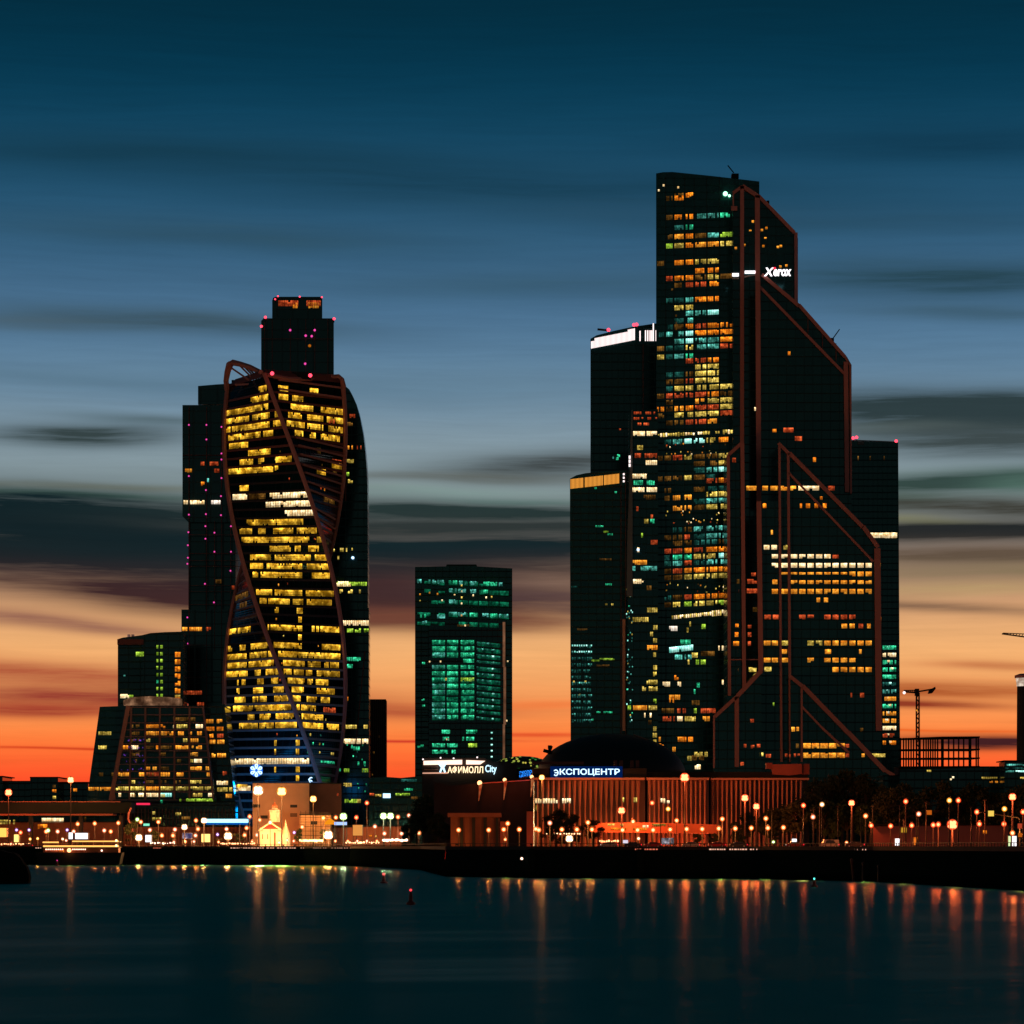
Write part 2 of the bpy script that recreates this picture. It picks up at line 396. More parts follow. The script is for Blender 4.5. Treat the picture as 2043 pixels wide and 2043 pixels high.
# ---------------------------------------------------------------- lit windows
class Windows:
    """lit windows of one building; each run of panes is one part, beyond 95 the smallest are one stuff part"""
    def __init__(s, root, D, surf=None, pane=5.0, gap=.16, h=9.0, cap=95):
        s.root = root; s.D = D; s.surf = surf or (lambda px, py, off: Vector((X(px, D), D-off, Z(py, D))))
        s.pane = pane; s.gap = gap; s.h = h; s.runs = []; s.cap = cap
    def run(s, y, x0, x1, col='Y', h=None, tilt=0.0, keep=1.0, pane=None):
        h = h or s.h; pw = pane or s.pane
        n = max(1, int(round((x1-x0)/pw))); w = (x1-x0)/n
        cur = []
        def flush():
            if not cur: return
            mb = MB()
            for (a, b, hh, yo) in cur:
                ya = y + tilt*(a-x0) + yo; yb = y + tilt*(b-x0) + yo
                o = .12
                A = s.surf(a, ya+hh/2, o); B = s.surf(b, yb+hh/2, o); C_ = s.surf(b, yb-hh/2, o); Dd = s.surf(a, ya-hh/2, o)
                A2 = s.surf(a, ya+hh/2, -.4); B2 = s.surf(b, yb+hh/2, -.4); C2 = s.surf(b, yb-hh/2, -.4); D2 = s.surf(a, ya-hh/2, -.4)
                q = len(mb.v); mb.v += [tuple(v) for v in (A, B, C_, Dd, A2, B2, C2, D2)]
                mb.f += [(q,q+1,q+2,q+3),(q,q+4,q+5,q+1),(q+1,q+5,q+6,q+2),(q+2,q+6,q+7,q+3),(q+3,q+7,q+4,q)]
            s.runs.append(((cur[-1][1]-cur[0][0])*h, col, mb)); cur.clear()
        for i in range(n):
            if random.random() > keep: flush(); continue
            g = w*s.gap
            hh = h*(1 if random.random() > .15 else random.uniform(.55, .9))
            cur.append((x0+i*w+g/2, x0+(i+1)*w-g/2, hh, (h-hh)/2*random.choice((-1, -1, 1))))
        flush()
    def rows(s, table, **k):
        for r in table:
            y = r[0]; c = r[1]
            for seg in r[2:]:
                col = seg[2] if len(seg) > 2 else c
                s.run(y, seg[0], seg[1], col, **k)
    def done(s):
        s.runs.sort(key=lambda r: -r[0])
        for a, col, mb in s.runs[:s.cap]:
            part(mb, 'lit_window', PAL[col], s.root)
        rest = {}
        for a, col, mb in s.runs[s.cap:]:
            m = rest.setdefault(col, MB()); n = len(m.v); m.v += mb.v; m.f += [tuple(i+n for i in f) for f in mb.f]
        if rest:
            me = bpy.data.meshes.new('lit_windows'); v = []; f = []; mi = []; cols = list(rest)
            for k, c in enumerate(cols):
                n = len(v); v += rest[c].v; f += [tuple(i+n for i in q) for q in rest[c].f]; mi += [k]*len(rest[c].f)
            me.from_pydata(v, [], f)
            for c in cols: me.materials.append(PAL[c])
            for p, k in zip(me.polygons, mi): p.material_index = k
            pane_uv(me)
            o = bpy.data.objects.new('small_lit_windows', me); COL.objects.link(o); o.parent = s.root
            o.location = tuple(-v for v in s.root.location); o['kind'] = 'stuff'
E_AVI = emit('aviation_red', (1.0, .05, .09), 3.0)
E_PINK = emit('led_magenta', (.80, .06, .36), 1.25)
def dots(root, pts, D, r, m, name):
    for (px, py) in pts:
        part(MB().ball((X(px, D), D-.6, Z(py, D)), r, 8), name, m, root)
# ================================================================ the setting
QUAY = [(-900, 1430), (-200, 1400), (600, 1350), (700, 1310), (840, 1095), (890, 858), (1060, 817), (1500, 795), (1743, 735), (2043, 592), (2400, 470), (3200, 330)]
def qd(px):
    for (a, da), (b, db) in zip(QUAY, QUAY[1:]):
        if a <= px <= b: return da + (db-da)*(px-a)/(b-a)
    return QUAY[0][1] if px < QUAY[0][0] else QUAY[-1][1]
qpts = [(X(a, d), d) for a, d in QUAY]
g = MB()
g.poly([(x, y, GZ) for x, y in qpts] + [(9000, 330, GZ), (14000, 26000, GZ), (-14000, 26000, GZ), (-9000, 1430, GZ)])
struct(g, 'ground', solid('asphalt_ground', (.040, .036, .032), .9, .3, .05, spec=.2))
# ---- water
def water_material():
    """dark river: low wave crests lying along the bank, so lamps smear towards the viewer and hardly sideways"""
    m, t, o = mat_new('river_water')
    g = t.node('ShaderNodeNewGeometry')
    s = t.node('ShaderNodeSeparateXYZ'); t.link(g.outputs['Position'], s.inputs[0])
    x, y = s.outputs[0], s.outputs[1]
    fine = t.noise(t.xyz(t.m('MULTIPLY', x, 0.25), t.m('MULTIPLY', y, 1.9), 0.0), 1.0, 2, .5)
    side = t.noise(t.xyz(t.m('MULTIPLY', x, 0.8), t.m('MULTIPLY', y, 1.1), 7.0), 1.0, 2, .5)
    swell = t.noise(t.xyz(t.m('MULTIPLY', t.m('ADD', x, t.m('MULTIPLY', y, 0.25)), 0.010), t.m('MULTIPLY', t.m('ADD', y, t.m('MULTIPLY', x, -.35)), 0.045), 2.0), 1.0, 3, .5)
    f = t.m('MULTIPLY', t.m('SUBTRACT', fine, .25), 2.0, clamp=True)
    sw = t.m('MULTIPLY', t.m('SUBTRACT', swell, .30), 2.5, clamp=True)
    qr = t.node('ShaderNodeValToRGB'); t.link(t.m('DIVIDE', t.m('ADD', x, 300.0), 450.0, clamp=True), qr.inputs[0])
    ce = qr.color_ramp; ce.elements.remove(ce.elements[1]); first = True
    for qx, qy in sorted(qpts)[1:]:
        p_ = min(1, max(0, (qx+300)/450)); v_ = (qy/1500,)*3+(1,)
        if first: ce.elements[0].position = p_; ce.elements[0].color = v_; first = False
        else: ce.elements.new(p_).color = v_
    ratio = t.m('DIVIDE', t.m('DIVIDE', y, 1500.0), qr.outputs[0])
    lee = t.m('SUBTRACT', 1.0, t.m('DIVIDE', t.m('SUBTRACT', 1.0, ratio), .17), clamp=True)
    def lobe(lo, amp, nx, rough, col):
        sl = t.m('ADD', lo, t.m('MULTIPLY', t.m('ADD', t.m('MULTIPLY', f, .75), t.m('MULTIPLY', sw, .25)), amp))
        v = t.xyz(t.m('MULTIPLY', t.m('SUBTRACT', side, .5), nx), t.m('MULTIPLY', sl, -1.0), 1.0)
        nn = t.node('ShaderNodeVectorMath'); nn.operation = 'NORMALIZE'; t.link(v, nn.inputs[0])
        gl = t.node('ShaderNodeBsdfGlossy'); gl.distribution = 'GGX'
        gl.inputs['Color'].default_value = col; gl.inputs['Roughness'].default_value = rough
        t.link(nn.outputs[0], gl.inputs['Normal']); return gl
    hi = lobe(.14, .12, .12, .22, (.055, .44, .33, 1))
    lo = lobe(.002, .060, .022, .14, (.95, .90, .80, 1))
    mx = t.node('ShaderNodeMixShader')
    t.link(t.m('ADD', t.m('MULTIPLY', lee, .075), t.m('ADD', .008, t.m('MULTIPLY', t.m('MULTIPLY', sw, sw), .055))), mx.inputs[0])
    t.link(hi.outputs[0], mx.inputs[1]); t.link(lo.outputs[0], mx.inputs[2])
    t.link(mx.outputs[0], o.inputs[0]); return m
w = MB(); w.quad((-3000, -400, 0), (3000, -400, 0), (3000, 1600, 0), (-3000, 1600, 0))
struct(w, 'river', water_material())
bed = MB(); bed.quad((-9000, -3000, -4), (9000, -3000, -4), (9000, 3000, -4), (-9000, 3000, -4))
struct(bed, 'riverbed', CONCD)

# ---- embankment wall with coping and railing
root = thing('embankment_wall', 'long dark granite river wall with pale coping below the lit promenade', 'embankment wall', (X(1500, 795), 795, 0))
wl = MB(); cp = MB()
for (x0, y0), (x1, y1) in zip(qpts, qpts[1:]):
    d = Vector((x1-x0, y1-y0, 0)); nrm = Vector((d.y, -d.x, 0)).normalized()
    if nrm.y > 0: nrm = -nrm
    a0 = Vector((x0, y0, -3)) + nrm*1.2; a1 = Vector((x1, y1, -3)) + nrm*1.2
    wl.quad(a0, a1, Vector((x1, y1, GZ-.3)), Vector((x0, y0, GZ-.3)))
    for k in range(4):
        pass
    cp.bar(Vector((x0, y0, GZ-.12)), Vector((x1, y1, GZ-.12)), .9, .36)
part(wl, 'stone_face', QUAYM, root); part(cp, 'coping', CONCD, root)
# pilasters along the wall
pl = MB(); tot = []
for (x0, y0), (x1, y1) in zip(qpts, qpts[1:]):
    L = math.hypot(x1-x0, y1-y0); n = 0 if abs(y1-y0) > 1.2*abs(x1-x0) else int(L/24)
    for k in range(n):
        u = k/n; pl.box(x0+(x1-x0)*u-.8, x0+(x1-x0)*u+.8, y0+(y1-y0)*u-2.2, y0+(y1-y0)*u, -3, GZ-.35)
part(pl, 'pilaster_row', QUAYM, root)
root = thing('railing', 'low cast iron railing running along the top of the river wall', 'railing', (X(1500, 795), 796, GZ))
rail = MB(); bal = MB()
for (x0, y0), (x1, y1) in zip(qpts[1:-1], qpts[2:]):
    rail.bar((x0, y0, GZ+1.05), (x1, y1, GZ+1.05), .12, .10); rail.bar((x0, y0, GZ+.25), (x1, y1, GZ+.25), .07, .06)
    L = math.hypot(x1-x0, y1-y0); n = max(1, int(L/2.6))
    for k in range(n):
        u = k/n; px, py = x0+(x1-x0)*u, y0+(y1-y0)*u
        bal.box(px-.09, px+.09, py-.09, py+.09, GZ, GZ+1.1)
part(rail, 'rail', DARKM, root); part(bal, 'baluster_row', DARKM, root)
# glowing dashes painted below the railing for light that shows through its gaps
E_GAP = emit('gap_glow', (1.0, .52, .36), 1.1)
E_GAPR = emit('gap_glow_red', (1.0, .22, .12), .8)
for (a, b, m) in ((66, 82, E_GAP), (306, 322, E_GAPR), (460, 590, E_GAP), (600, 748, E_GAP), (775, 806, E_GAP), (1267, 1312, E_GAPR), (1415, 1512, E_GAP),
                  (1610, 1680, E_GAP), (1697, 1736, E_GAP), (1785, 1850, E_GAP), (1864, 1940, E_GAP), (1958, 2008, E_GAP)):
    mb = MB(); px = a
    while px < b:
        wdt = random.choice((2.2, 3.2, 4.6)); D = qd(px)-.9
        if random.random() < .86: mb.box(X(px, D), X(min(px+wdt, b), D), D-.15, D, GZ-.42-.14, GZ-.42+.16)
        px += wdt+random.uniform(1.2, 2.6)
    part(mb, 'gap_glow_strip', m, root)

# ---- near bank at the left edge
bank = MB()
D0 = 690
prof = [(-400, 1691), (-60, 1693), (-20, 1697), (0, 1696), (18, 1701), (28, 1702), (40, 1712), (46, 1722), (52, 1729), (56, 1741), (58, 1750), (56, 1764), (40, 1772), (-10, 1779), (-400, 1800)]
for k in range(6): bank.prism([(a-k*5.0-(6 if a > 30 else 0)*k, min(b+k*1.4, 1775)) for a, b in prof], D0+k*3.2, 3.2+k*6)
b_o = struct(bank, 'riverbank', solid('bank_earth', (.003, .008, .008), .95, .5, .4, spec=.05))

# ================================================================ Evolution style twisted tower
DE = 1640.0
ex = X(568.5, DE); ey = DE
rad = SZ(118.5, DE)
def e_ang(py):                     # photo row -> rotation of the front corner
    return (py - 848.0) / 500.0 * math.pi/2
def e_corner(py, k, grow=0.0):     # k = 0 front, 1 right, 2 back, 3 left
    a = e_ang(py) + k*math.pi/2
    r = rad + grow
    z = CH + (HZ - py) / F * DE
    return Vector((ex + r*math.sin(a), ey - r*math.cos(a), z))
def e_surf(px, py, off=0.0):
    """point on the twisted skin seen at photo column px on the storey at row py"""
    best = None
    for k in range(4):
        A = e_corner(py, k, off*1.4); B = e_corner(py, (k+1) % 4, off*1.4)
        # ray from the camera through column px in plan: x = t*y
        t = (px-1021.5)/F
        dx_, dy_ = B.x-A.x, B.y-A.y
        den = dx_ - t*dy_
        if abs(den) < 1e-6: continue
        u = (t*A.y - A.x)/den
        if -.001 <= u <= 1.001:
            p = Vector((A.x+dx_*u, A.y+dy_*u, A.z))
            if best is None or p.y < best.y: best = p
    if best is None:
        c = min((e_corner(py, k, off) for k in range(4)), key=lambda q: abs(q.x-X(px, q.y)))
        best = c
    return best
root = thing('twisted_tower', 'tall office tower whose storeys twist like a spiral, full of golden windows', 'skyscraper', (ex, ey, GZ))
sk = MB(); ys = [768 + 4.35*i for i in range(int((1690-768)/4.35)+1)]
for ya, yb in zip(ys, ys[1:]):
    for k in range(4):
        sk.quad(e_corner(yb, k), e_corner(yb, k+1), e_corner(ya, k+1), e_corner(ya, k))
sk.quad(*[e_corner(768, k) for k in range(4)])
part(sk, 'glass_skin', curtain('glass_evolution', (.002, .008, .008), (.005, .012, .012), 4.43, 2.6, .1, .25), root)
FL = [790 + 17.4*i for i in range(51)]
PALESP = solid('spandrel_pale', (.26, .26, .27), .6, .1, .1, spec=.1)  # paler colour put on the lower bands to strengthen the blue light
for i, y in enumerate(FL):
    mb = MB()
    for k in range(4):
        a, b = y+6.0, y+10.6
        mb.quad(e_corner(b, k, .35), e_corner(b, k+1, .35), e_corner(a, k+1, .35), e_corner(a, k, .35))
        mb.quad(e_corner(a, k, .35), e_corner(a, k+1, .35), e_corner(a, k+1, -.6), e_corner(a, k, -.6))
    o = part(mb, 'spandrel_band', SPAN if 8 < i < 30 else (BRONZE2 if i < 30 else PALESP), root)
for k in range(4):
    pts = [e_corner(y, k, .5) for y in range(762, 1690, 8)]
    part(MB().tube(pts, 1.25, 6), 'corner_rib', RIB, root)
Wn = Windows(root, DE, e_surf, pane=2.9, gap=.15, h=11.3, cap=92)
EVO = [(790, 516, 532, 555, 575, 618, 635), (807, 500, 535, 556, 575, 583, 605), (825, 451, 535, 580, 625, 640, 685), (842, 451, 497, 503, 538, 548, 560, 575, 602, 613, 645, 652, 685),
 (860, 451, 538, 545, 565, 572, 608, 613, 645, 655, 684), (877, 455, 520, 525, 545, 588, 605, 618, 630, 640, 678), (894, 457, 495), (909, 495, 540), (922, 478, 505, 515, 527, 550, 582, 662, 682),
 (938, 472, 545, 632, 650), (953, 456, 512, 548, 555), (987, 478, 496), (1054, 492, 605), (1072, 478, 503, 515, 530, 545, 585, 592, 632), (1089, 482, 617, 632, 645), (1105, 538, 580, 588, 600, 615, 636),
 (1122, 499, 540, 548, 620, 628, 655), (1139, 499, 525, 532, 603, 612, 657), (1156, 504, 515, 520, 603, 622, 658), (1192, 511, 543, 548, 603, 610, 666), (1210, 518, 532, 535, 578, 584, 605, 612, 662),
 (1227, 548, 556, 592, 604), (1245, 595, 602), (1262, 457, 500, 534, 603, 622, 677), (1280, 595, 602), (1297, 455, 463, 478, 490, 500, 536, 546, 605, 642, 679), (1315, 451, 492, 498, 546, 555, 679),
 (1332, 454, 492, 496, 546, 565, 608, 614, 640, 647, 676), (1350, 451, 494, 508, 520, 530, 558, 566, 582, 586, 606, 610, 623, 632, 678), (1367, 473, 476, 482, 490, 513, 526, 541, 555, 574, 608, 613, 624, 630, 655),
 (1384, 472, 478, 505, 525, 545, 566, 582, 606, 632, 668), (1401, 468, 490, 504, 532, 547, 575, 584, 600, 612, 632, 640, 658), (1418, 465, 505, 508, 581, 592, 630), (1436, 494, 508, 518, 540, 550, 586, 602, 645),
 (1454, 477, 592, 604, 645, 652, 676), (1488, 547, 552, 590, 598), (1506, 547, 551, 590, 597), (1541, 547, 551, 590, 598), (1558, 590, 597), (1577, 474, 494)]
for r in EVO:
    y = FL[round((r[0]-790)/17.4)]-1.0
    for a, b in zip(r[1::2], r[2::2]):
        Wn.run(y, a, b, 'G', keep=.985 if b-a > 20 else 1.0)
for y, a, b in ((999, 538, 620), (1016, 530, 625), (1034, 568, 630)): Wn.run(y-1, a, b, 'C', pane=5.0, h=11)
Wn.run(998, 464, 493, 'C'); Wn.run(998, 496, 530, 'D'); Wn.run(1521, 461, 617, 'C', pane=5.0); Wn.run(1575, 474, 500, 'C')
for y, a, b in ((998, 646, 668), (905, 632, 640), (940, 664, 672), (1190, 470, 495), (1209, 478, 492)): Wn.run(y, a, b, 'D')
for y, a, b in ((922, 663, 682), (1418, 645, 670), (845, 655, 668)): Wn.run(y, a, b, 'R', pane=4)
for _ in range(46):
    y = FL[random.randint(7, 40)]+random.uniform(-3, 3); a = random.choice((random.uniform(545, 600), random.uniform(620, 655)))
    Wn.run(y, a, a+random.uniform(1.5, 3), random.choice('RRDAY'), h=random.uniform(2.5, 5))
for y, a, b in ((1521, 640, 668),): Wn.run(y, a, b, 'N', h=5)
for _ in range(14):
    Wn.run(random.choice(FL[39:43]), *(lambda a: (a, a+3))(random.uniform(612, 664)), random.choice('tNYY'), h=5)
Wn.done()
# crown: parapet band, the sweeping arch with its spokes, the loop at the right corner
cb = MB()
for k in range(4):
    cb.quad(e_corner(768, k, .6), e_corner(768, k+1, .6), e_corner(752, k+1, -3), e_corner(752, k, -3))
part(cb, 'crown_band', BRONZE2, root)
Lc = e_corner(775, 3, .6); Fc = e_corner(765, 0, .6)
def cl(px, py, D): return P(px, py, D)
arch = [Lc, cl(451, 760, Lc.y-1), cl(454, 742, Lc.y-3), cl(458.5, 727, Lc.y-6), cl(466, 723.5, Lc.y-9), cl(482, 727, Lc.y-14), cl(500, 733, Lc.y-19), cl(520, 743, Lc.y-24), Fc + Vector((-2, 0, 1.5))]
part(MB().tube(arch, [1.4, 1.5, 1.7, 1.9, 1.7, 1.4, 1.4, 1.3, 1.2], 6), 'crown_arch', RIB, root)
sp = [(463, 735, 508, 766), (478, 729, 506, 757), (486, 730, 512, 757), (494, 733, 518, 757), (504, 736, 524, 757), (484, 770, 510, 770), (470, 768, 508, 766)]
for a, b, c, d in sp:
    part(MB().bar(cl(a, b, Lc.y-12), cl(c, d, Lc.y-22), .85), 'crown_spoke', RIB, root)
Rc = e_corner(775, 1, .6)
loop = [Fc + Vector((1, 0, 0)), cl(575, 756, Fc.y+6), cl(620, 757, Fc.y+14), cl(655, 752, Fc.y+22), cl(676, 750.5, Rc.y-5), cl(683, 757, Rc.y-3), cl(687, 772, Rc.y-1), Rc]
part(MB().tube(loop, 1.1, 6), 'crown_loop', RIB, root)
for y0, y1 in ((775, 778), (793, 797), (886, 893), (902, 908), (919, 926), (940, 947), (955, 962), (972, 980), (988, 996), (1022, 1032), (1040, 1050)):
    A = e_surf(min(687, 590+(y0-880)*.25) if y0 > 880 else 556, (y0+y1)/2-4, .8); B = e_corner(y1, 1, .8) if y1 < 1000 else e_surf(668, y1, .8)
    if B.x > A.x: part(MB().bar(A, B, .9), 'facade_brace', RIB, root)
mb = MB()
mb.pbox(520, 620, 742, 756, ey-20, 20)
part(mb, 'plant_room', ROOFM, root)
# logo sign: white-blue six armed snowflake on the lower skin and a small mark at the corner
E_BLUEW = emit('sign_blue_white', (.45, .70, 1.0), 2.2); E_BLUE = emit('sign_blue', (.02, .16, .9), 1.0)
sg = MB(); sD = ey-rad-3
for k in range(6):
    a = math.pi/2 + k*math.pi/3*1.0
    c = P(511.5, 1537, sD); r0, r1 = SZ(3.2, sD), SZ(12.5, sD)
    for w_ in (-.26, .26):
        p0 = c + Vector((math.cos(a)*r0, 0, math.sin(a)*r0)); p1 = c + Vector((math.cos(a+w_)*r1*.82, 0, math.sin(a+w_)*r1*.82)); p2 = c + Vector((math.cos(a)*r1, 0, math.sin(a)*r1))
        sg.bar(p0, p1, .62, .5); sg.bar(p1, p2, .55, .5)
hb = MB(); c = P(511.5, 1537, sD+.7); hb.poly([(c.x+SZ(13, sD)*math.cos(t*math.pi/6), c.y, c.z+SZ(13, sD)*math.sin(t*math.pi/6)) for t in range(12)])
hbk = part(hb, 'logo_backing', E_BLUE, root)
part(sg, 'logo_sign', E_BLUEW, hbk)
s2 = MB(); c = P(620, 1556, sD+6)
for (a, b) in (((0, 5), (-4, 1)), ((-4, 1), (-1, -5)), ((0, 5), (3, 4)), ((-1, 0), (3, -3))):
    s2.bar(c+Vector((SZ(a[0], sD), 0, SZ(a[1], sD))), c+Vector((SZ(b[0], sD), 0, SZ(b[1], sD))), .5, .4)
part(s2, 'corner_mark_sign', E_BLUEW, root)
# blue floodlighting of the lower ribs
for (px, py, D, e) in ((486, 1622, 1588, 9), (474, 1570, 1590, 9), (500, 1500, 1580, 7), (540, 1530, 1575, 8), (575, 1500, 1590, 7), (600, 1560, 1580, 10), (628, 1535, 1590, 10), (500, 1560, 1580, 8), (668, 1560, 1600, 6), (610, 1480, 1590, 6)):
    e *= 140
    l = bpy.data.lights.new('blue_floodlight', 'POINT'); l.energy = e*2.4; l.color = (.0, .30, .85); l.shadow_soft_size = 3.5
    lo = bpy.data.objects.new('blue_floodlight', l); COL.objects.link(lo); lo.parent = root
    lo.location = P(px, py, D) - root.location

# ================================================================ stepped dark towers (left pair)
def simple_tower(name, label, cat, boxes, mat, D, dep=34, group=None):
    """boxes: list of polygons in photo pixels, all standing on distance D (+offset)"""
    cx = sum(a for a, b in boxes[0][0])/len(boxes[0][0])
    root = thing(name, label, cat, (X(cx, D), D, GZ), group)
    for (poly, off, nm, m) in boxes:
        part(MB().prism(poly, D+off, dep), nm, m or mat, root)
    return root
DS = 1720.0
BASE = 1690
r = simple_tower('stepped_tower', 'dark tower of shifted blocks with rows of magenta lights left of the twisted tower', 'skyscraper', [
    ([(376, 1040), (470, 1040), (470, BASE), (376, BASE)], 0, 'shaft', CW_LINES),
    ([(364, 808), (396, 808), (470, 808), (470, 1042), (376, 1042), (364, 1030)], -3, 'upper_block', CW_LINES),
    ([(395, 770), (430, 767), (462, 765), (484, 763), (484, 806), (395, 807)], 4, 'top_block', CW_LINES),
    ([(362, 1216), (470, 1216), (470, 1400), (362, 1400)], -4, 'middle_block', CW_LINES),
    ([(462, 758), (480, 758), (480, 764), (462, 765)], 8, 'plant_room', ROOFM)], CW_LINES, DS)
fr = MB()
for px, y0, y1 in ((377, 812, 1400), (412, 812, 1500), (442, 812, 1400), (428, 1040, 1300), (460, 1040, 1400)): fr.pbox(px-.45, px+.45, y0, y1, DS-4.6, .8)
part(fr, 'facade_fin', BRONZE2, r)
fr = MB()
for py, a, b in ((908, 364, 470), (1067, 376, 480), (1104, 376, 480), (1118, 376, 480), (1130, 376, 480), (1168, 376, 470), (1180, 376, 470), (1206, 376, 470), (1287, 362, 446), (1351, 362, 446)): fr.pbox(a, b, py-.4, py+.4, DS-4.5, .6)
part(fr, 'floor_line', BRONZE2, r)
dots(r, [(377, 848), (377, 950), (377, 1027), (376, 1062), (375, 1088), (375, 1113), (374, 1125), (374, 1232), (374, 1284), (412, 848), (412, 877), (411, 978), (411, 1026), (410, 1050), (410, 1075), (409, 1165),
         (442, 852), (442, 905), (442, 917), (442, 954), (441, 990), (441, 1028), (428, 1063), (428, 1101), (427, 1202), (460, 1028), (461, 1050), (461, 1101), (460, 1139)], DS-5, .45, E_PINK, 'facade_lamp')
wn = Windows(r, DS-4.3, pane=4.5, h=7.5)
wn.rows([(925, 'R', (400, 408), (418, 436)), (939, 'A', (369, 383), (427, 438, 'R')), (965, 'O', (401, 408)), (1002, 'C', (366, 375), (379, 408), (421, 440, 'W')), (958, 'T', (413, 417)),
         (1255, 'A', (363, 374), (377, 403), (411, 421, 'R')), (1382, 'R', (365, 378), (375, 403)), (1405, 'R', (393, 407)), (1160, 'D', (430, 442)), (1172, 'R', (462, 468)), (1344, 'T', (369, 372))])
wn.done()

DM = 1880.0
r = simple_tower('tall_dark_tower', 'dark square tower with red lit top storeys rising behind the twisted tower', 'skyscraper', [
    ([(521, 640), (526, 635), (666, 635), (666, BASE), (521, BASE)], 0, 'shaft', CW_LINES),
    ([(545, 594), (550, 592), (643, 592), (643, 636), (543, 636), (543, 600)], 4, 'top_block', CW_LINES)], CW_LINES, DM)
fr = MB()
for px, y0 in ((528, 640), (543, 636), (579, 636), (610, 636), (628, 636), (654, 636)): fr.pbox(px-.5, px+.5, y0, 762, DM-.7, .8)
part(fr, 'facade_fin', BRONZE2, r)
part(MB().pbox(521, 666, 675.5, 676.5, DM-.6, .6), 'floor_line', BRONZE2, r)
wn = Windows(r, DM+3.6, pane=4, h=11)
wn.rows([(605, 'R', (555, 595), (611, 640)), (609, 'A', (584, 594), (615, 636))]); wn.done()
dots(r, [(579, 659), (610, 670), (628, 659), (609, 726), (622, 671)], DM-1, .7, E_PINK, 'facade_lamp')
dots(r, [(618, 690)], DM-1, .9, G_ORA, 'facade_lamp')
def aviation(pts, D, r, root):
    for (px, py) in pts:
        c = P(px, py, D)
        bm_ = part(MB().tube([c+Vector((0, 0, -2.2)), c], .18, 5), 'beacon_mast', DARKM, root)
        part(MB().ball(c, r*.85, 8), 'aviation_beacon', E_AVI, bm_)
aviation([(529.5, 633), (521.5, 651), (666.5, 636)], DM-1, .95, r)
aviation([(554.5, 591), (598, 592), (642, 593), (549, 597)], DM+3, .6, r)

# beacons on the twisted tower roof
root = [o for o in COL.objects if o.name == 'twisted_tower'][0]
aviation([(543, 745), (619, 749)], ey-rad-4, 1.15, root)

# ================================================================ rounded dark tower right of the twisted one
DI = 1700.0
curve = [(640, 768), (689, 770), (697, 777), (704, 790), (712, 808), (719, 835), (725, 866), (729, 900), (732, 940), (733.5, 985), (734, 1212), (736, 1213), (736.5, 1690), (640, 1690)]
r = simple_tower('curved_side_tower', 'dark tower with one rounded shoulder right beside the twisted tower', 'skyscraper', [(curve, 0, 'glass_body', CW_DARK)], CW_DARK, DI)
fr = MB(); 
for a, b in (((728, 1300), (708, 1500)), ((689, 772), (690, 1000))): fr.bar(P(*a, DI-.5), P(*b, DI-.5), .5)
part(fr, 'facade_fin', BRONZE2, r)
wn = Windows(r, DI, pane=4.2, h=7.5)
wn.rows([(846, 'D', (692, 704)), (830, 'R', (697, 709)), (893, 'A', (690, 697), (701, 704), (712, 714, 'R'), (719, 721, 'R')), (920, 'Y', (687, 706)), (946, 'L', (691, 697)), (960, 'Y', (694, 704)),
         (1097, 'Y', (656, 668), (678, 686), (690, 693), (701, 704)), (1113, 'Y', (673, 677)), (1165, 'L', (667, 732)), (1180, 'Y', (677, 684), (694, 704), (716, 720)),
         (1258, 'L', (692, 705), (708, 720), (726, 736)), (1315, 'N', (687, 720)), (1329, 'N', (688, 704)), (1394, 'O', (691, 695)), (1450, 'Y', (685, 712), (725, 734)), (1493, 'N', (700, 718)),
         (1523, 'N', (713, 717), (725, 730)), (1537, 'N', (673, 680), (686, 697, 'L'), (722, 735, 'L')), (1566, 'Y', (685, 702)), (1598, 'L', (687, 714), (712, 720, 'Y'))])
for y, a, b in ((1165, 670, 700), (1243, 679, 736), (1479, 680, 720), (1479, 722, 735)): wn.run(y, a, b, 'C', h=10)
wn.run(1113, 703, 706, 'U', h=5)
for _ in range(14): wn.run(random.uniform(1480, 1600), *(lambda a: (a, a+2.5))(random.uniform(686, 732)), random.choice('Nt'), h=3)
wn.done()
dots(r, [(704, 1113)], DI-1, .8, E_BLUEW, 'facade_lamp')

# ================================================================ the narrow ribbed concrete block
DB = 1800.0
r = simple_tower('ribbed_block', 'narrow brown concrete block with vertical ribs against the orange sky', 'apartment block',
                 [([(733, 1395), (770, 1395), (770, 1690), (733, 1690)], 0, 'wall', CONCD)], CONCD, DB, 30)
fr = MB(); 
for px in range(737, 770, 4): fr.pbox(px-.7, px+.7, 1397, 1560, DB-.8, .8)
part(fr, 'rib_row', solid('concrete_brown', (.10, .065, .045), .9, .3, .3), r)
wn = Windows(r, DB, pane=2, h=5, gap=.1); wn.rows([(1502, 'D', (744, 747)), (1545, 'D', (741, 744)), (1470, 'D', (756, 758))]); wn.done()
for i in range(0): pass

